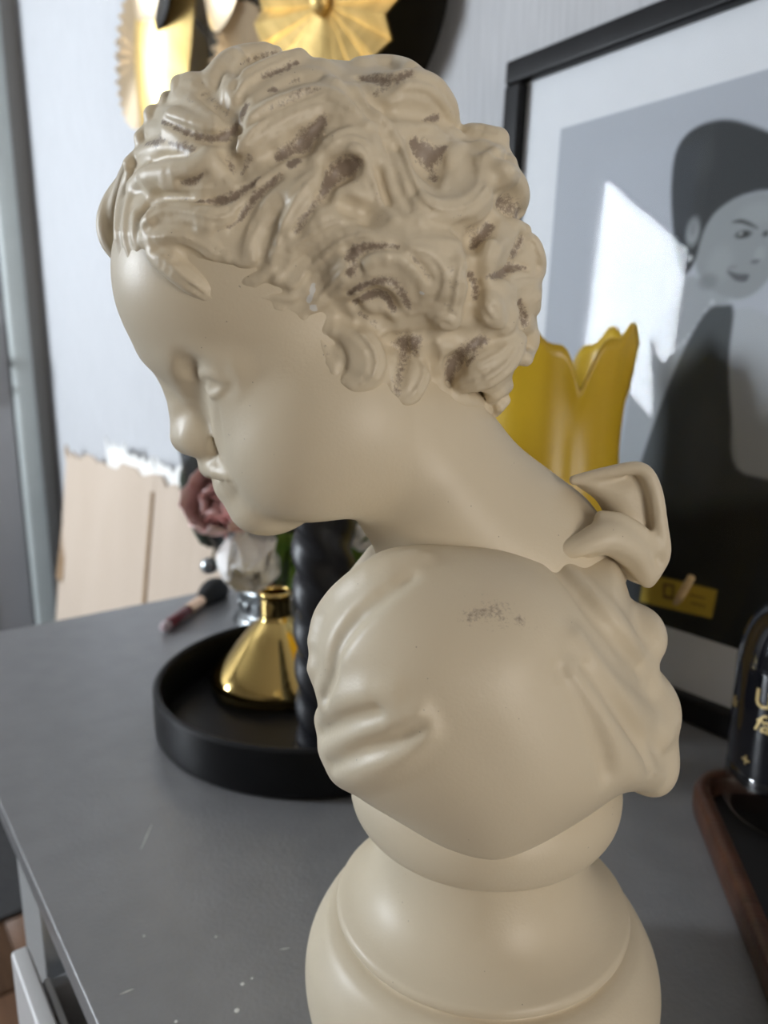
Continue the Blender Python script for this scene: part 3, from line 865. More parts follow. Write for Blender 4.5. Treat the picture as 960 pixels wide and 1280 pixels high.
speck_m = mat('white_paint_speck', (.78, .78, .76), .6, noise=(200, (.7, .7, .68), .5))
for x, y, r_ in ((303, 1230, .0010), (296, 1263, .0013), (315, 1223, .0006), (220, 1277, .0008), (180, 1170, .0005), (270, 1171, .0005)):
    p_ = on_level(x, y, TOP)
    MB().lathe([(r_, 0), (r_ * .9, .00015), (0, .0002)], 10).build('paint_speck', speck_m, cab, loc=p_ - cab.location)
for p, q in (((150, 1243), (167, 1236)), ((176, 1062), (190, 1030)), ((350, 1187), (362, 1185))):
    p_, q_ = on_level(*p, TOP) - cab.location, on_level(*q, TOP) - cab.location
    MB().tube([p_, (p_ + q_) / 2, q_], [.0001, .0003, .0001], 6).build('scratch', speck_m, cab)
fb, DA = CF + .022, .452                         # body front, far end of the drawers
cpart('stile', body_m, DA + .006, .522, CF + .003, fb, 0, TOP - .016)
cpart('side_panel', body_m, CA0 + .004, CA0 + .022, fb, CB - .004, 0.0, TOP - .016)
cpart('side_panel', body_m, .500, .518, fb, CB - .004, 0.0, TOP - .016)
cpart('end_support', body_m, CA1 - .05, CA1 - .03, .33, CB - .004, 0.0, TOP - .016)
cpart('back_panel', body_m, CA0 + .022, .500, CB - .012, CB - .004, .03, TOP - .016)
cpart('bottom_panel', body_m, CA0 + .022, .500, fb, CB - .012, .03, .05)
rows = [(.560, .736), (.330, .552), (.060, .322)]
for z0, z1 in rows[1:]: cpart('drawer', front_m, CA0 + .006, DA, fb - .018, fb, z0, z1)
# the open drawer: front standing a little way out below the top
dr = cpart('open_drawer', front_m, CA0 + .006, DA, .0565, .0665, rows[0][0], rows[0][1])
cpart('drawer_side', inner_m, DA - .022, DA - .012, .0668, CF + .40, rows[0][0] + .02, rows[0][1] - .020, dr)
cpart('drawer_side', inner_m, CA0 + .03, CA0 + .04, .0668, CF + .40, rows[0][0] + .02, rows[0][1] - .020, dr)
cpart('drawer_rail', front_m, CA0 + .04, DA - .022, .0690, .0730, rows[0][0] + .03, rows[0][1] - .010, dr, .001)
cpart('drawer_liner', inner_m, CA0 + .04, DA - .022, .0668, CF + .40, rows[0][0] + .02, rows[0][0] + .03, dr)

# ------------------------------------------------------------------ plaster bust
def plaster():
    m = bpy.data.materials.new('cream_plaster'); m.use_nodes = True
    N = m.node_tree.nodes; L = m.node_tree.links; p = N['Principled BSDF']
    p.inputs['Roughness'].default_value = .42; p.inputs['Specular IOR Level'].default_value = .38
    tc = N.new('ShaderNodeTexCoord')
    def noise(scale, detail=5, rough=.55):
        n = N.new('ShaderNodeTexNoise'); n.inputs['Scale'].default_value = scale; n.inputs['Detail'].default_value = detail
        n.inputs['Roughness'].default_value = rough; L.new(tc.outputs['Object'], n.inputs['Vector']); return n.outputs['Fac']
    def math_(op, a, b=None, c=None, clamp=False):
        n = N.new('ShaderNodeMath'); n.operation = op; n.use_clamp = clamp
        for i, v in enumerate((a, b, c)):
            if v is None: continue
            if hasattr(v, 'node'): L.new(v, n.inputs[i])
            else: n.inputs[i].default_value = v
        return n.outputs[0]
    def mix(f, a, b):
        n = N.new('ShaderNodeMix'); n.data_type = 'RGBA'
        L.new(f, n.inputs[0])
        for i, v in ((6, a), (7, b)):
            if hasattr(v, 'node'): L.new(v, n.inputs[i])
            else: n.inputs[i].default_value = (*v, 1)
        return n.outputs[2]
    cream = mix(noise(26, 3), (.695, .605, .455), (.65, .56, .415))
    # dark pin holes and specks of the cast
    vo = N.new('ShaderNodeTexVoronoi'); vo.inputs['Scale'].default_value = 240; L.new(tc.outputs['Object'], vo.inputs['Vector'])
    sp = math_('MULTIPLY', math_('LESS_THAN', vo.outputs['Distance'], .055), math_('GREATER_THAN', noise(40, 2), .56))
    cream = mix(math_('MULTIPLY', sp, .6), cream, (.20, .15, .11))
    at = N.new('ShaderNodeAttribute'); at.attribute_name = 'stain'
    ragged = math_('SUBTRACT', math_('ADD', math_('MULTIPLY', noise(800, 6, .75), 2.0), math_('MULTIPLY', noise(190, 4), 1.1)), .55)
    st = math_('MULTIPLY', math_('SUBTRACT', math_('ADD', at.outputs['Fac'], ragged), 1.40), 2.0, clamp=True)
    st = math_('MULTIPLY', st, math_('GREATER_THAN', at.outputs['Fac'], .02))
    col = mix(math_('MULTIPLY', st, .82), cream, (.20, .145, .115))
    ac = N.new('ShaderNodeAttribute'); ac.attribute_name = 'chip'
    ch = math_('MULTIPLY', math_('SUBTRACT', math_('ADD', ac.outputs['Fac'], noise(500, 5)), .95), 6, clamp=True)
    col = mix(ch, col, (.78, .77, .74))
    L.new(col, p.inputs['Base Color'])
    b = N.new('ShaderNodeBump'); b.inputs['Strength'].default_value = .07; b.inputs['Distance'].default_value = .001
    hgt = math_('SUBTRACT', math_('ADD', noise(900, 3), math_('MULTIPLY', noise(160, 3), .5)), math_('MULTIPLY', sp, 2.0))
    L.new(hgt, b.inputs['Height']); L.new(b.outputs[0], p.inputs['Normal'])
    MATS['cream_plaster'] = m
    return m
plaster_m = plaster()
PX = .043                                          # pedestal axis
bust = empty('plaster_bust', (PX, Y0 / 1000, TOP))
tag(bust, 'cream plaster bust of a curly-haired child looking down, on a round socle', 'bust')
def carved(name, field, stains=None, chips=None, it=2, keep=True):
    V, Q = field.mesh()
    if keep: V, Q = drop_islands(V, Q)
    V = relax(V, Q, it)
    P = np.stack([V[:, 0] / 1000 - PX, -V[:, 1] / 1000, V[:, 2] / 1000 + LENS_Z - TOP], -1)
    me = bpy.data.meshes.new(name)
    me.vertices.add(len(P)); me.vertices.foreach_set('co', P.astype(np.float32).ravel())
    me.loops.add(Q.size); me.loops.foreach_set('vertex_index', Q.astype(np.int32).ravel())
    me.polygons.add(len(Q)); me.polygons.foreach_set('loop_start', np.arange(0, Q.size, 4, dtype=np.int32))
    me.update(calc_edges=True); me.validate()
    me.polygons.foreach_set('use_smooth', np.ones(len(me.polygons), bool))
    for nm, st in (('stain', stains), ('chip', chips)):
        at = me.attributes.new(nm, 'FLOAT', 'POINT')
        if st: at.data.foreach_set('value', stain_value(V, field, st).astype(np.float32))
    me.materials.append(plaster_m)
    o = bpy.data.objects.new(name, me); COL.objects.link(o); o.parent = bust
    return o
HRES = .9
head_f = carve_head(HRES)
carved('head', head_f)
carved('hair', carve_hair(.75, head_f), STAINS, CHIPS, it=1)
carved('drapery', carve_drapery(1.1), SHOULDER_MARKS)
carved('ruffle', carve_ruffle(.9))
del head_f
prof = [(0, .155), (.036, .155), (.046, .150), (.053, .142), (.0565, .134), (.0574, .1275), (.0562, .1205), (.0525, .1145), (.0475, .1105), (.0446, .1088),
        (.0438, .1070), (.0438, .104), (.0444, .098), (.0465, .0905), (.0505, .0835), (.0562, .0780), (.0610, .0750), (.0632, .0735), (.0640, .0717),
        (.0637, .0699), (.0624, .0686), (.0612, .0676), (.0618, .0664), (.0655, .0652), (.0695, .0625), (.0740, .0550), (.0772, .0475), (.0785, .039), (.0780, .030), (.0760, .021),
        (.0735, .014), (.0722, .010), (.0722, .004), (.0716, .0), (0, 0)]
def fine(prof, n=4):
    P = smooth_open(np.array(prof), n); P[:, 0] = np.maximum(P[:, 0], 0); return [tuple(p) for p in P]
ped = MB().lathe(fine(prof[::-1]), 128).build('socle', plaster_m, bust, smooth=True)
# ------------------------------------------------------------------ framed portrait leaning on the wall
black_gloss = mat('black_lacquer', (.006, .006, .007), .34, spec=.16, noise=(30, (.014, .014, .015), .5))
lean = R(3.2)
EX = -UA; EZ = (UB * math.sin(lean) + Vector((0, 0, 1)) * math.cos(lean)); EN = EX.cross(EZ)      # EN faces the room
FB = .560
pf0 = W(0, FB, TOP + .0014)
def on_pic(px, py, off=0.0):
    q = on_plane(px, py, pf0 + EN * off, EN) - pf0
    return q.dot(EX), q.dot(EZ)
s0, h_pic = on_pic(632, 77)
WID = .52
FW, FD = .0225, .022
PM = Matrix.Translation(pf0 + EX * s0) @ Matrix((EX, -EN, EZ)).transposed().to_4x4()       # local x right, y into the frame, z up
pic = empty('picture_frame'); pic.matrix_world = PM
tag(pic, 'large black framed monochrome portrait print with a wide mat, leaning on the wall', 'picture')
def pbox(name, m, x0, x1, z0, z1, y0, y1, bevel=0.0):
    return MB().box((x0, y0, z0), (x1, y1, z1)).build(name, m, pic, bevel=bevel)
pbox('frame_bar', black_gloss, 0, WID, h_pic - FW, h_pic, 0, FD, .003)
pbox('frame_bar', black_gloss, 0, WID, 0, FW, 0, FD, .003)
pbox('frame_bar', black_gloss, 0, FW, FW, h_pic - FW, 0, FD, .003)
pbox('frame_bar', black_gloss, WID - FW, WID, FW, h_pic - FW, 0, FD, .003)
pbox('backing_board', mat('brown_backing', (.16, .11, .07), .8, noise=(20, (.12, .08, .05), .5)), .004, WID - .004, .004, h_pic - .004, FD - .006, FD - .001)
pbox('mat_board', mat('white_mat_board', (.84, .83, .86), .8, noise=(60, (.80, .79, .82), .5)), .006, WID - .006, .006, h_pic - .006, .011, .013)
pbox('glass_pane', thin_glass('picture_glass', (.97, .98, .98), .0, .015, .45), .012, WID - .012, .012, h_pic - .012, .006, .0075)

def paint_print():
    """flat print: colours laid by outline in the plane of the sheet"""
    x0 = on_pic(701, 161, -.0105)[0] - s0; z1 = on_pic(701, 161, -.0105)[1]
    z0 = on_pic(833, 783, -.0105)[1]; x1 = WID - (x0)
    nx, nz = 230, 300
    gx, gz = np.meshgrid(np.linspace(x0, x1, nx), np.linspace(z0, z1, nz), indexing='xy')
    Cc = np.ones((nz, nx, 3)) * np.array((.47, .48, .53))
    def loc(pts): return np.array([(lambda q: (q[0] - s0, q[1]))(on_pic(x, y, -.0105)) for x, y in pts])
    def fill(pts, col, soft=.0016, n=5, smooth=True):
        nonlocal Cc
        P = smooth_closed(loc(pts), n) if smooth else loc(pts)
        d = np.full(gx.shape, 1e9); ins = np.zeros(gx.shape, bool)
        for (ax, az), (bx, bz) in zip(P, np.roll(P, -1, 0)):
            ex, ez = bx - ax, bz - az
            u = np.clip(((gx - ax) * ex + (gz - az) * ez) / (ex * ex + ez * ez + 1e-12), 0, 1)
            d = np.minimum(d, (gx - ax - u * ex) ** 2 + (gz - az - u * ez) ** 2)
            c = (az > gz) != (bz > gz)
            ins ^= c & (gx < ax + (gz - az) * ex / (ez if abs(ez) > 1e-12 else 1e-12))
        d = np.sqrt(d); d = np.where(ins, d, -d)
        a = np.clip(d / soft + .5, 0, 1)[..., None]
        Cc = Cc * (1 - a) + np.array(col) * a
    def dab(px, py, rx, ry, col, k=1.0):
        nonlocal Cc
        (cx, cz), (ax, _), (_, az) = loc([(px, py), (px + rx, py), (px, py - ry)])
        r = np.sqrt(((gx - cx) / abs(ax - cx)) ** 2 + ((gz - cz) / abs(az - cz)) ** 2)
        a = (np.clip(1.35 - r, 0, .7) / .7 * k)[..., None]
        Cc = Cc * (1 - a) + np.array(col) * a
    # shoulders and neck
    fill([(786, 500), (798, 446), (826, 402), (846, 372), (862, 345), (905, 365), (915, 388), (950, 392), (975, 430), (985, 560), (950, 640), (780, 640)], (.36, .37, .39), .004)
    fill([(918, 392), (946, 388), (964, 410), (974, 470), (975, 580), (930, 600), (915, 520), (910, 450)], (.44, .45, .48), .003)
    # face
    fill([(868, 325), (868, 285), (884, 262), (925, 246), (962, 240), (990, 262), (986, 300), (968, 338), (944, 366), (918, 374), (892, 364), (874, 345)], (.30, .31, .32), .003)
    dab(900, 330, 16, 22, (.35, .36, .37), .8); dab(945, 268, 22, 14, (.35, .36, .37), .8); dab(950, 318, 7, 10, (.37, .38, .39), .8)
    dab(885, 352, 12, 10, (.18, .19, .19), .6)
    # hair: a plain pinned-up style
    fill([(850, 340), (841, 290), (839, 230), (846, 186), (868, 160), (905, 149), (945, 158), (985, 178), (1010, 215), (1005, 250), (962, 238), (924, 246), (898, 262),
          (884, 280), (876, 300), (870, 322), (862, 338)], (.022, .023, .025), .003)
    dab(880, 200, 14, 24, (.035, .036, .038), .8)
    dab(866, 290, 8, 17, (.30, .31, .32), 1); dab(866, 286, 4, 9, (.16, .16, .17), .6); dab(862, 323, 3.2, 3.6, (.62, .62, .62), 1)
    # features
    fill([(914, 278), (926, 274), (940, 279), (948, 286), (938, 283), (926, 279)], (.04, .04, .04), .0015)
    dab(929, 293, 10, 5, (.03, .03, .03), 1); dab(926, 292, 2, 2, (.45, .45, .46), .9); dab(957, 292, 4, 4, (.05, .05, .05), .9)
    dab(944, 327, 6, 3, (.12, .12, .13), .8); fill([(908, 338), (922, 342), (936, 343), (932, 352), (918, 350)], (.10, .10, .11), .0015)
    dab(915, 334, 6, 3, (.2, .2, .21), .6)
    # one plain strand of beads
    for k in range(13):
        u = k / 12; x = 806 + 84 * u; y = 436 - 58 * u + 26 * math.sin(math.pi * u)
        dab(x, y, 3.6, 4, (.50, .51, .54), 1)
    # dark dress
    fill([(884, 388), (905, 382), (917, 388), (911, 450), (914, 520), (921, 585), (990, 625), (1010, 810), (770, 810), (782, 650), (800, 580), (828, 500), (858, 430)], (.055, .060, .064), .003)
    fill([(760, 640), (800, 610), (850, 640), (900, 630), (1010, 640), (1010, 830), (750, 830)], (.010, .011, .012), .02)
    dab(878, 560, 26, 60, (.075, .08, .085), .8)
    # yellow printed label with an outlined mark and two lines of small type
    fill([(806, 716), (896, 738), (890, 773), (800, 752)], (.64, .43, .05), .0012, smooth=False)
    fill([(829, 728), (843, 731), (842, 750), (828, 747)], (.14, .08, .02), .001, smooth=False)
    fill([(832, 732), (840, 734), (839, 746), (831, 744)], (.64, .43, .05), .001, smooth=False)
    fill([(862, 742), (882, 747), (881.5, 749.5), (861.5, 744.5)], (.30, .19, .03), .001, smooth=False)
    fill([(864, 752), (882, 757), (881.5, 759.5), (863.5, 754.5)], (.30, .19, .03), .001, smooth=False)
    V = np.stack([gx, np.full(gx.shape, .0106), gz], -1).reshape(-1, 3)
    i = np.arange((nz - 1) * (nx - 1)); q = (i // (nx - 1)) * nx + i % (nx - 1)
    Q = np.stack([q, q + 1, q + nx + 1, q + nx], -1)
    me = bpy.data.meshes.new('portrait_print'); me.from_pydata(V.tolist(), [], Q.tolist())
    ca = me.color_attributes.new('ink', 'FLOAT_COLOR', 'POINT')
    ca.data.foreach_set('color', np.concatenate([Cc.reshape(-1, 3), np.ones((nx * nz, 1))], 1).astype(np.float32).ravel())
    m = mat('printed_paper', (.5, .5, .5), .7); N = m.node_tree.nodes
    at = N.new('ShaderNodeAttribute'); at.attribute_name = 'ink'; m.node_tree.links.new(at.outputs['Color'], N['Principled BSDF'].inputs['Base Color'])
    me.materials.append(m); o = bpy.data.objects.new('portrait_print', me); COL.objects.link(o); o.parent = pic
    o['label'] = 'monochrome print of a dark-haired woman in a dark dress with a yellow label'
paint_print()

# ------------------------------------------------------------------ gold wall sculpture
gold = mat('brushed_gold', (.90, .66, .27), .48, 1.0, noise=(12, (.62, .42, .15), .7, (1, 6, 1)), bump=(60, .15, (1, 8, 1)))
pale_gold = mat('champagne_gold', (.85, .70, .50), .5, 1.0, noise=(14, (.64, .49, .32), .6))
shadow_leaf = mat('shadow_and_rod_black', (.020, .019, .018), .45, .4, noise=(18, (.03, .028, .025), .6))  # black of the leaves that stand in for shadow; the rods share it
sculpt_c = on_plane(300, 60, W(0, B1), UB)
deco = empty('wall_sculpture', sculpt_c); tag(deco, 'gold metal wall sculpture of pleated discs and long smooth leaves hung on the wallpaper', 'wall art')
def wall_pt(px, py, off): return on_plane(px, py, W(0, B1 - off), UB)
def deco_part(name, mb, m, smooth=False):
    mb.v = [tuple(Vector(v) - sculpt_c) for v in mb.v]
    return mb.build(name, m, deco, smooth=smooth)
AX = -UA; AZ = Vector((0, 0, 1)); AN = -UB
def pleated(name, c, rad, n, a0, a1, m, amp, cup=0.0, tips=0.0):
    """folded fan: alternate folds forward and back"""
    V = []; nr = 5
    for j in range(nr):
        r = rad * (.06 + .94 * j / (nr - 1))
        for k in range(2 * n + 1):
            a = a0 + (a1 - a0) * k / (2 * n)
            d = (amp if k % 2 else -amp) * (r / rad) + cup * (r / rad) ** 2
            rr = r * (1 + (tips if k % 2 == 0 else -tips) * (j == nr - 1))
            V.append(c + AX * (rr * math.cos(a)) + AZ * (rr * math.sin(a)) + AN * (d + .004))
    mb = MB(); n1 = 2 * n + 1; F = ring_grid(V, n1, nr)
    back = [v - AN * .003 for v in V]; mb.put(V, F).put(back, [tuple(reversed(f)) for f in F])
    return deco_part(name, mb, m)
def leaf(name, px0, px1, wid, off, m, bow=.02, skew=0.0, sharp=1.0):
    """long smooth leaf between two wall points"""
    A_, B_ = wall_pt(*px0, off), wall_pt(*px1, off)
    d = B_ - A_; L_ = d.length; d.normalize(); sd = AN.cross(d).normalized(); V = []; nu, nv = 9, 22
    for j in range(nv):
        u = j / (nv - 1); w_ = wid * max(.02, math.sin(math.pi * min(max(u * .98 + .01, 0), 1)) ** (.62 * sharp))
        for k in range(nu):
            t = k / (nu - 1) * 2 - 1
            V.append(A_ + d * (L_ * u) + sd * (w_ * t + skew * math.sin(math.pi * u)) + AN * (bow * (1 - t * t) * math.sin(math.pi * u) + .006))
    F = ring_grid(V, nu, nv); mb = MB().put(V, F).put([v - AN * .003 for v in V], [tuple(reversed(f)) for f in F])
    return deco_part(name, mb, m, smooth=True)
leaf('shadow_leaf', (500, -140), (488, 150), .10, .012, shadow_leaf, .01)  # black leaf added in place of the disc's cast shadow on the wall
leaf('shadow_leaf', (285, -90), (286, 120), .07, .012, shadow_leaf, .01)  # black leaf added for the shadowed wall beside the gold leaves
c_fan = wall_pt(180, 72, .03)
pleated('pleated_fan', c_fan, .125, 22, R(60), R(302), pale_gold, .006, .006)
leaf('gold_leaf', (232, -200), (198, 240), .105, .045, gold, .05, .0)
leaf('gold_leaf', (205, -70), (178, 42), .05, .085, pale_gold, .02)
leaf('shadow_leaf', (212, -60), (196, 40), .042, .083, shadow_leaf, .005)  # black leaf added for the dark gap between two gold leaves
leaf('gold_leaf', (292, -90), (272, 40), .058, .05, pale_gold, .02)
c_f2 = wall_pt(305, 105, .03)
pleated('pleated_fan', c_f2, .105, 15, R(20), R(175), pale_gold, .006, .006)
c_disc = wall_pt(410, 6, .055)
pleated('pleated_disc', c_disc, .155, 24, R(0), R(360), gold, .0065, .010, .012)
deco_part('disc_boss', MB().lathe([(0, .02), (.008, .018), (.014, .010), (.016, .0)], 20, Matrix.Translation(c_disc + AN * .004) @ AN.to_track_quat('Z', 'Y').to_matrix().to_4x4()), gold, True)
for p, q in (((230, -60), (400, 10)), ((240, 20), (300, 100)), ((180, 72), (232, 60))):
    deco_part('rod', MB().tube([wall_pt(*p, .012), wall_pt(*q, .012)], .004, 8), shadow_leaf, True)

# ------------------------------------------------------------------ torn cardboard leaning on the wall beyond the cabinet
card_m = mat('beige_cardboard', (.56, .46, .37), .85, noise=(5, (.50, .40, .31), .7, (1, 1, .3)), bump=(40, .3, (30, 30, 1)))
torn_m = mat('torn_white_paper', (.84, .83, .80), .9, noise=(20, (.74, .72, .68), .6), bump=(50, .5))
edge_m = mat('brown_torn_edge', (.36, .24, .14), .9, noise=(20, (.26, .17, .10), .6))
cb = empty('cardboard_sheet', W(1.75, .50, 0)); tag(cb, 'torn beige cardboard sheet with ragged white top, standing against the wall beyond the cabinet', 'cardboard')
rnd = random.Random(4)
def sheet(a0, a1, z_a, z_b, b_bot, b_top, th, name, m, jag=.012, parent=cb, z_low=0.0):
    n = 22; V = []; F = []
    for k in range(n + 1):
        u = k / n; a = a0 + (a1 - a0) * u; zt = z_a + (z_b - z_a) * u + rnd.uniform(-jag, jag)
        for z, b in ((z_low, b_bot + (b_top - b_bot) * z_low / .8), (zt, b_top)):
            V += [W(a, b - th, z) - cb.location, W(a, b, z) - cb.location]
    for k in range(n):
        o, p = 4 * k, 4 * k + 4
        F += [(o, p, p + 2, o + 2), (o + 1, o + 3, p + 3, p + 1), (o + 2, p + 2, p + 3, o + 3), (o, o + 1, p + 1, p)]
    F += [(0, 2, 3, 1), (4 * n, 4 * n + 1, 4 * n + 3, 4 * n + 2)]
    return MB().put(V, F).build(name, m, parent)
def a_at(px, py, b): q = on_plane(px, py, W(0, b), UB); return q.dot(UA), q.z
(aL, zL), (aM, zM), (aR, zR) = a_at(74, 566, .55), a_at(186, 598, .55), a_at(268, 628, .55)
sheet(aL, aM + .012, zL, zM, .46, .575, .006, 'panel', card_m)
sheet(aM - .012, aR - .25, zM, zR - .03, .45, .568, .006, 'panel', card_m)
sheet(aM + .36, aM - .02, zM + .045, zM + .02, .57, .578, .003, 'torn_flap', torn_m, .018, z_low=zM - .04)
sheet(aM + .02, aR - .1, zM + .04, zR + .0, .567, .575, .003, 'torn_flap', torn_m, .014, z_low=zR - .06)
sheet(aL + .02, aL - .30, zL + .012, zL - .02, .57, .574, .003, 'torn_edge', edge_m, .012, z_low=zL - .05)
sheet(aL + .004, aL - .05, zL - .10, zL - .14, .452, .566, .003, 'torn_edge', edge_m, .03, z_low=zL - .36)
cr = MB(); room_box(cr, aM - .004, aM + .014, .440, .4425, 0, .02)
cr = MB().tube([W(aM, .452 - .006, .02) - cb.location, W(aM, .565 - .006, zM - .03) - cb.location], .007, 8)
cr.build('fold_crease', edge_m, cb, smooth=True)

# ------------------------------------------------------------------ black tray and what stands in it
tray_m = mat('matt_black_metal', (.006, .006, .007), .36, .0, .28, noise=(60, (.009, .009, .010), .5))
TC = Vector((-.055, .623, TOP)); TR = .140
tray = empty('round_tray', TC); tag(tray, 'round matt black tray with an upright rim behind the bust', 'tray')
MB().lathe([(0, 0), (TR - .012, 0), (TR - .004, .002), (TR - .004, .0045), (TR - .012, .006), (0, .006)], 96).build('tray_floor', tray_m, tray, smooth=False)
MB().lathe(fine([(TR - .006, .0), (TR - .002, .001), (TR, .006), (TR, .034), (TR - .0008, .0375), (TR - .003, .039), (TR - .0055, .0378), (TR - .0065, .034), (TR - .0065, .004), (TR - .006, .0)], 3), 96).build('tray_rim', tray_m, tray, smooth=True)
FLOOR_Z = TOP + .006
mirror_gold = mat('polished_gold', (.83, .60, .22), .09, 1.0, noise=(8, (.76, .54, .19), .4))
gp = on_level(345, 862, FLOOR_Z); gp = Vector((gp.x, gp.y + .015, FLOOR_Z))
gv = empty('bud_vase', gp); tag(gv, 'small polished gold cone-shaped bud vase standing in the black tray', 'vase')
MB().lathe(fine([(0, 0), (.053, 0), (.0590, .003), (.0610, .008), (.0600, .013), (.054, .021), (.040, .037), (.027, .052), (.0190, .060), (.0150, .064), (.0142, .067)], 4), 72).build('vase_body', mirror_gold, gv, smooth=True)
MB().lathe(fine([(.0142, .067), (.0140, .075), (.0140, .084), (.0152, .0865), (.0152, .0885), (.0138, .0895), (.0118, .0888), (.0115, .080), (.0115, .066)], 4), 48).build('vase_neck', mirror_gold, gv, smooth=True)

wax = mat('black_twisted_wax', (.012, .012, .015), .42, noise=(40, (.02, .02, .024), .5))
cp = on_level(409, 944, FLOOR_Z)
tw = empty('twisted_pillar', cp); tag(tw, 'tall black rope-twisted pillar candle standing in the tray beside the gold vase', 'candle')
tz = lambda r, z, a: r * (1 + .10 * math.cos(3 * a + z * 210)) if .012 < z < .255 else r
MB().lathe([(.0215, .006 + .0035 * i) for i in range(72)] + [(.015, .262), (.004, .264)], 36, twist=tz).build('candle_body', wax, tw, smooth=True)
MB().lathe(fine([(0, 0), (.0255, 0), (.0265, .003), (.024, .006), (.0205, .008)], 3), 36).build('candle_foot', wax, tw, smooth=True)
MB().tube([(0, 0, .262), (.001, 0, .270), (.002, .001, .276)], .0012, 6).build('wick', mat('white_wick', (.6, .58, .52), .9, noise=(50, (.5, .48, .42), .5)), tw)

# ------------------------------------------------------------------ flower vase behind the tray
vp = on_level(352, 790, TOP); vp = Vector((vp.x, vp.y + .05, TOP))
smoky = thin_glass('smoked_glass', (.93, .94, .95), .02, .03, .4, (.035, .04, .045))
silver = mat('embossed_silver', (.45, .47, .48), .28, .9, noise=(70, (.16, .18, .19), .8), bump=(90, .8))
fv = empty('flower_vase', vp); tag(fv, 'large smoked glass vase on a silver patterned foot, filled with artificial flowers', 'vase')
vprof = fine([(.046, .045), (.060, .060), (.078, .085), (.096, .125), (.108, .17), (.116, .225), (.118, .28), (.114, .325)], 4)
MB().lathe(vprof + [(r - .003, z) for r, z in reversed(vprof)], 72).build('vase_bowl', smoky, fv, smooth=True)
ft = MB().lathe(fine([(0, 0), (.058, 0), (.061, .004), (.058, .010), (.054, .014), (.054, .034), (.057, .038), (.056, .044), (.046, .047), (0, .047)], 4), 72).build('vase_foot', silver, fv, smooth=True)
for k in range(18):
    a = 2 * math.pi * k / 18
    M = Matrix.Translation((.0545 * math.cos(a), .0545 * math.sin(a), .024)) @ Matrix.Rotation(a, 4, 'Z') @ Matrix.Rotation(R(90), 4, 'Y')
    MB().lathe(fine([(.0062, 0), (.006, .0016), (.003, .0026), (0, .003)], 2), 12, M).build('rosette', silver, ft, smooth=True)
MB().lathe(fine([(.002, 0), (.008, .003), (.010, .010), (.007, .016), (0, .019)], 3), 20, Matrix.Translation((-.082, -.030, .062))).build('handle_knob', silver, fv, smooth=True)

def petal_mesh(w_, l_, cup, curl, m, name, parent, M, n=7):
    V = []
    for j in range(n):
        u = j / (n - 1); ww = w_ * (math.sin(math.pi * (.12 + .80 * u)) ** .7)
        for k in range(n):
            t = k / (n - 1) * 2 - 1
            V.append(M @ Vector((ww * t, cup * (t * t) * (1 - .3 * u) - curl * u * u + .004 * math.sin(5 * t + 3 * u), l_ * u)))
    F = ring_grid(V, n, n); mb = MB().put(V, F)
    o = mb.build(name, m, parent, smooth=True); sm = o.modifiers.new('thickness', 'SOLIDIFY'); sm.thickness = .0008
    return o
def silk(name, c, c2): return mat(name, c, .7, noise=(30, c2, .8), bump=(120, .3), Subsurface_Weight=.0)
pink = silk('pink_silk', (.96, .62, .60), (.97, .82, .79)); white = silk('white_silk', (.93, .91, .88), (.86, .83, .80))
blush = silk('blush_silk', (.80, .56, .47), (.86, .68, .60)); green = silk('green_leaf_silk', (.10, .20, .025), (.22, .32, .05)); wine = silk('wine_leaf_silk', (.22, .03, .035), (.35, .08, .05))
def flower(name, pos, rot, m, label, size, layers, stem_to):
    root = empty(name, pos, rot); tag(root, label, 'flower')
    for li, (cnt, tilt, sc_) in enumerate(layers):
        for k in range(cnt):
            M = Matrix.Rotation(2 * math.pi * (k + .5 * (li % 2)) / cnt, 4, 'Z') @ Matrix.Translation((0, .004 + .004 * li, 0)) @ Matrix.Rotation(-R(tilt), 4, 'X')
            petal_mesh(size * .52 * sc_, size * sc_, -.010, .006 + .012 * li, m, 'petal', root, M)
    inv = (Matrix.Translation(pos) @ Matrix.LocRotScale(None, None, None) @ root.rotation_euler.to_matrix().to_4x4()).inverted()
    MB().tube([Vector((0, 0, .004)), inv @ ((Vector(pos) + stem_to) / 2 + Vector((.006, 0, 0))), inv @ stem_to], .0025, 8).build('stem', green, root, smooth=True)
    return root
def in_vase(px, py, back): q = on_plane(px, py, vp + Vector((0, -back, 0)), Vector((0, 1, 0))); return q
foot_pt = vp + Vector((0, 0, .055))
flower('pink_rose', in_vase(292, 640, .062), (R(62), R(-24), 0), pink, 'pink rose with folded petals at the side of the smoked vase', .052, [(4, 10, .75), (5, 28, .95), (5, 50, 1.05)], foot_pt + Vector((-.02, -.01, 0)))
flower('white_lily', in_vase(318, 664, .058), (R(128), R(14), R(10)), white, 'white flower hanging under the pink rose in the smoked vase', .062, [(3, 8, .9), (5, 26, 1.05)], foot_pt + Vector((-.01, -.02, 0)))
flower('blush_rose', in_vase(330, 622, .06), (R(58), R(10), 0), blush, 'blush rose behind the chin of the bust, in the smoked vase', .048, [(4, 12, .8), (5, 40, 1.0)], foot_pt + Vector((.0, -.02, 0)))
flower('ivory_rose', in_vase(448, 668, .02), (R(60), R(30), 0), white, 'ivory rose on the side of the smoked vase nearest the black candle', .040, [(4, 14, .8), (5, 44, 1.0)], foot_pt + Vector((.02, -.01, 0)))
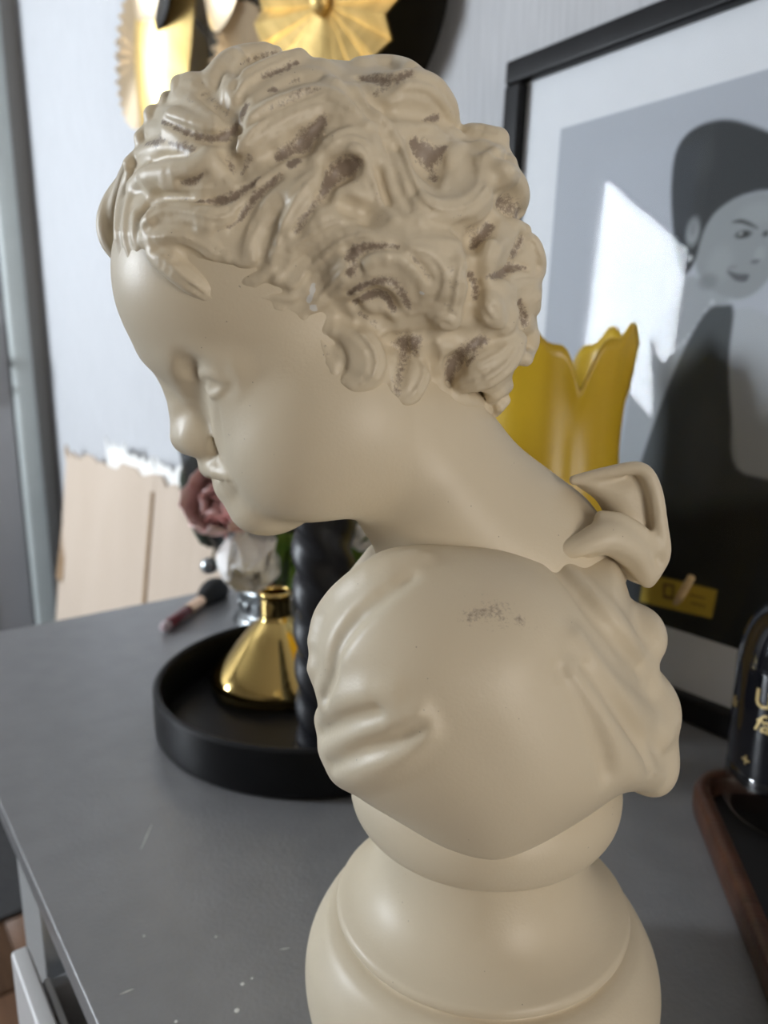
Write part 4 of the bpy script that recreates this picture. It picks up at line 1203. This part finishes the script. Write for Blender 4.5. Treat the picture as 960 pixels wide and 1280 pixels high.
def leaf_spray(name, px, py, back, ang, ln, m, label):
    p = in_vase(px, py, back); root = empty(name, p, (R(12), R(ang), 0)); tag(root, label, 'leaf', 'leaves in the smoked vase' if name == 'flower_leaf' else 'dark backdrop leaves added in the smoked vase')
    petal_mesh(ln * (.24 if name == 'flower_leaf' else .42), ln, -.004, .012, m, 'leaf_blade', root, Matrix.Identity(4), 8)
    MB().tube([(0, 0, -.018), (0, .001, 0), (0, -.003, ln * .8)], [.0016, .0014, .0006], 6).build('leaf_stalk', m, root, smooth=True)
for i, (px, py, bk, ang, ln, m) in enumerate([(352, 730, .05, 10, .07, green), (366, 722, .06, 28, .065, green), (345, 738, .045, -20, .05, wine), (380, 735, .05, 40, .055, wine),
        (392, 718, .03, 18, .07, green), (440, 722, .01, 8, .075, green), (455, 735, .0, 30, .06, green), (330, 740, .04, -40, .05, wine), (405, 740, .02, 55, .05, wine), (372, 742, .055, 5, .045, green)]):
    leaf_spray('flower_leaf', px, py, bk, ang, ln, m, ('green' if m is green else 'wine red') + ' artificial leaf low in the smoked flower vase')

deep = silk('backdrop_foliage_silk', (.030, .045, .028), (.05, .06, .04))
rl = random.Random(11)
for k in range(16):                                   # leaves added as a dark backdrop behind the flowers
    px, py = 268 + (k % 6) * 34 + rl.uniform(-6, 6), 640 + (k // 6) * 42 + rl.uniform(-6, 6)
    if py > 700: px = 352 + (px - 352) * .62
    leaf_spray('backdrop_leaf', px, py, -.018 - rl.uniform(0, .02), rl.uniform(-40, 40), rl.uniform(.07, .09), deep, 'broad dark leaf added as a backdrop in the smoked flower vase')

# ------------------------------------------------------------------ make-up brush
b0, b1 = on_level(207, 783, TOP + .007), on_level(274, 735, TOP + .009)
bd = (b1 - b0).normalized(); Lb = (b1 - b0).length
br = empty('makeup_brush', b0); tag(br, 'make-up brush with dark red handle and black bristles lying on the grey top', 'brush')
def along(name, m, prof, smooth=True):
    Mx = bd.to_track_quat('Z', 'Y').to_matrix().to_4x4()
    return MB().lathe(prof, 24, Mx).build(name, m, br, smooth=smooth)
along('handle', mat('dark_red_lacquer', (.20, .012, .018), .2, noise=(30, (.14, .008, .012), .5)), fine([(0, 0), (.004, .0006), (.0062, .004), (.0068, Lb * .2), (.0066, Lb * .38)], 3))
along('handle_cap', mat('clear_pink_tip', (.62, .50, .52), .15, noise=(30, (.55, .42, .45), .5)), fine([(0, -.006), (.0048, -.005), (.0062, -.001), (.0064, .003)], 3))
along('ferrule', mat('rose_gold_ferrule', (.85, .58, .40), .2, 1.0, noise=(30, (.75, .5, .34), .5)), fine([(.0068, Lb * .38), (.0072, Lb * .42), (.0076, Lb * .60), (.0070, Lb * .63)], 3))
along('bristles', mat('black_bristles', (.012, .012, .013), .8, noise=(200, (.03, .03, .03), .7, (1, 1, 8)), bump=(400, .8)), fine([(.0068, Lb * .62), (.012, Lb * .72), (.0165, Lb * .84), (.0165, Lb * .94), (.011, Lb * 1.03), (0, Lb * 1.06)], 4))

# ------------------------------------------------------------------ yellow tulip vase
yg = mat('frosted_yellow_glass', (.74, .50, .025), .34, spec=.5, noise=(10, (.68, .43, .015), .6), Transmission_Weight=.35)
yp = Vector((.125, .600, TOP))
yv = empty('tulip_vase', yp); tag(yv, 'frosted yellow glass tulip-shaped vase with a wavy petal rim beside the picture', 'vase')
def tulip():
    n, prof = 120, fine([(.026, .0), (.030, .004), (.026, .012), (.024, .022), (.033, .040), (.048, .075), (.056, .120), (.0590, .165), (.0580, .205), (.0570, .240), (.0595, .275), (.0660, .310)], 4)
    zmax = prof[-1][1]
    def surf(inset):
        V = []
        for r, z in prof:
            u = z / zmax
            for k in range(n):
                a = 2 * math.pi * k / n
                c = abs(math.sin(2.5 * a + .35))                  # five petals, notched between
                zz = z + (max(0, u - .45) / .55) ** 2.2 * (.050 * (c ** .55) - .036 + .004 * math.sin(15 * a))
                rr = (r - inset) * (1 + max(0, u - .3) * .16 * (c ** .6 - .6))
                V.append((rr * math.cos(a), rr * math.sin(a), zz))
        return V
    A_, B_ = surf(0), surf(.0028); m = len(prof)
    F = ring_grid(A_, n, m, True); o = len(A_)
    G = [tuple(reversed([i + o for i in f])) for f in F]
    rim = [((m - 1) * n + k, (m - 1) * n + (k + 1) % n, o + (m - 1) * n + (k + 1) % n, o + (m - 1) * n + k) for k in range(n)]
    mb = MB(); mb.v = [tuple(v) for v in A_ + B_]; mb.f = F + G + rim + [tuple(reversed(range(n)))]
    return mb
tulip().build('vase_cup', yg, yv, smooth=True)
MB().lathe(fine([(0, 0), (.030, 0), (.033, .003), (.031, .008), (.027, .012), (0, .012)], 3), 48).build('vase_foot', yg, yv, smooth=True)

# ------------------------------------------------------------------ walnut tray with a bottle
walnut = mat('walnut', (.072, .028, .015), .38, noise=(6, (.04, .016, .009), .9, (1, 14, 14)), bump=(20, .2, (1, 20, 20)))
felt = mat('black_tray_lining', (.010, .010, .011), .5, noise=(60, (.016, .016, .017), .5))
c0 = on_level(866, 985, TOP + .02); c1 = on_level(962, 1218, TOP + .02)
dirn = (c1 - c0); dirn.z = 0; dirn.normalize(); side = Vector((-dirn.y, dirn.x, 0))
if side.x < 0: side = -side
wc = c0 - dirn * .028; wc.z = TOP
WTM = Matrix.Translation(wc) @ Matrix((side, -dirn, Vector((0, 0, 1)))).transposed().to_4x4()      # local x right, y away, z up; corner at origin
wt = empty('wooden_tray'); wt.matrix_world = WTM; tag(wt, 'walnut tray with rounded corner and black lining, carrying the dark bottle', 'tray')
def rrect(x0, x1, y0, y1, r, n=10):
    P = []
    for cx, cy, a in ((x1 - r, y1 - r, 0), (x0 + r, y1 - r, 90), (x0 + r, y0 + r, 180), (x1 - r, y0 + r, 270)):
        for k in range(n + 1): P.append((cx + r * math.cos(R(a + 90 * k / n)), cy + r * math.sin(R(a + 90 * k / n))))
    return P
XW, YW = .105, -.36
def loft(rings, m, name, parent, cap0=True, cap1=True, smooth=False):
    n = len(rings[0][0]); V = [(x, y, z) for P, z in rings for x, y in P]; F = ring_grid(V, n, len(rings), True)
    if cap0: F.append(tuple(reversed(range(n))))
    if cap1: F.append(tuple((len(rings) - 1) * n + k for k in range(n)))
    return MB().put(V, F).build(name, m, parent, smooth=smooth)
o_ = lambda d, r=.034: rrect(d, XW - d, YW + d, -d, max(r - d, .006))
loft([(o_(.004), 0), (o_(.001), .003), (o_(0), .008), (o_(0), .019), (o_(.0015), .022), (o_(.006), .0225), (o_(.0095), .0215), (o_(.0105), .018), (o_(.0105), .0075)], walnut, 'tray_rim', wt, True, False, True)
loft([(o_(.0100), .006), (o_(.0100), .0085)], felt, 'tray_lining', wt)

bt_glass = thin_glass('clear_bottle_glass', (.86, .88, .88), .07, .02)
liquor = mat('black_bottle_coating', (.006, .006, .008), .07, noise=(10, (.010, .010, .012), .4))
gold_ink = mat('gold_lettering', (.62, .47, .22), .35, .8, noise=(60, (.52, .38, .16), .5))
bq = Vector((.2690, .4590, TOP + .0085))
bo = empty('liquor_bottle', bq); tag(bo, 'black glass bottle with gold lettering and thick clear base on the walnut tray', 'bottle')
BR_ = .0405
body = fine([(0, .024), (.034, .024), (.0385, .028), (BR_ - .0005, .034), (BR_ - .0005, .098), (BR_ - .0012, .109), (.0375, .120), (.0340, .130), (.0290, .138), (.0235, .1435), (.0205, .1455), (0, .147)], 4)
MB().lathe(body, 72).build('bottle_body', liquor, bo, smooth=True)
MB().lathe(fine([(0, 0), (.035, 0), (.0385, .002), (BR_, .006), (BR_, .032), (BR_ - .001, .034), (.0385, .028), (.034, .0235), (0, .0235)], 3), 72).build('glass_base', bt_glass, bo, smooth=True)
nk = fine([(.0235, .1452), (.0205, .152), (.0180, .163), (.0170, .180), (.0165, .205)], 4)
MB().lathe(nk + [(r - .002, z) for r, z in reversed(nk)], 48).build('bottle_neck', bt_glass, bo, smooth=True)
MB().lathe(fine([(0, .205), (.0175, .205), (.0182, .208), (.0182, .232), (.0170, .235), (0, .235)], 3), 40).build('stopper', mat('black_stopper', (.012, .012, .012), .4, noise=(40, (.02, .02, .02), .5)), bo, smooth=True)
def wrap_text(txt, size, z, ang0, name, shear=0.0, extr=.0004):
    cu = bpy.data.curves.new(name, 'FONT'); cu.body = txt; cu.size = size; cu.extrude = extr; cu.shear = shear; cu.offset = size * .012
    tmp = bpy.data.objects.new('tmp', cu); COL.objects.link(tmp)
    dg = bpy.context.evaluated_depsgraph_get(); me = bpy.data.meshes.new_from_object(tmp.evaluated_get(dg))
    bm = bmesh.new(); bm.from_mesh(me)
    bmesh.ops.subdivide_edges(bm, edges=[e for e in bm.edges if e.calc_length() > size * .2], cuts=2)
    for v in bm.verts:
        a = ang0 + v.co.x / BR_; r = BR_ + .0002 + v.co.z
        v.co = Vector((r * math.cos(a), r * math.sin(a), z + v.co.y))
    bm.to_mesh(me); bm.free(); me.materials.clear(); me.materials.append(gold_ink)
    o = bpy.data.objects.new(name, me); COL.objects.link(o); o.parent = bo; bpy.data.objects.remove(tmp)
    return o
face_a = math.atan2(-bq.y, -bq.x)                    # side turned to the lens
wrap_text('UN', .0165, .0845, face_a - .66, 'markings')
wrap_text('fa', .0165, .0690, face_a - .64, 'markings', .35)
wrap_text('+', .012, .041, face_a - .80, 'markings')  # gold cross drawn in place of a reflection in the glass base
wrap_text('fa', .010, .074, face_a - 1.25, 'markings', .3)

# a thin wooden reed leaning on the picture glass, behind the bust
r1 = on_plane(864, 722, pf0 + EN * .003, EN); r0 = on_level(800, 835, TOP + .003)
rdv = (r0 - r1)
reed = MB().tube([r1, r1 + rdv * .5, r0], .0034, 10).build('wooden_reed', mat('pale_reed_wood', (.62, .44, .22), .6, noise=(30, (.5, .34, .16), .6, (1, 1, 6))), smooth=True)
tag(reed, 'thin pale wooden stick leaning across the yellow label of the picture', 'stick')
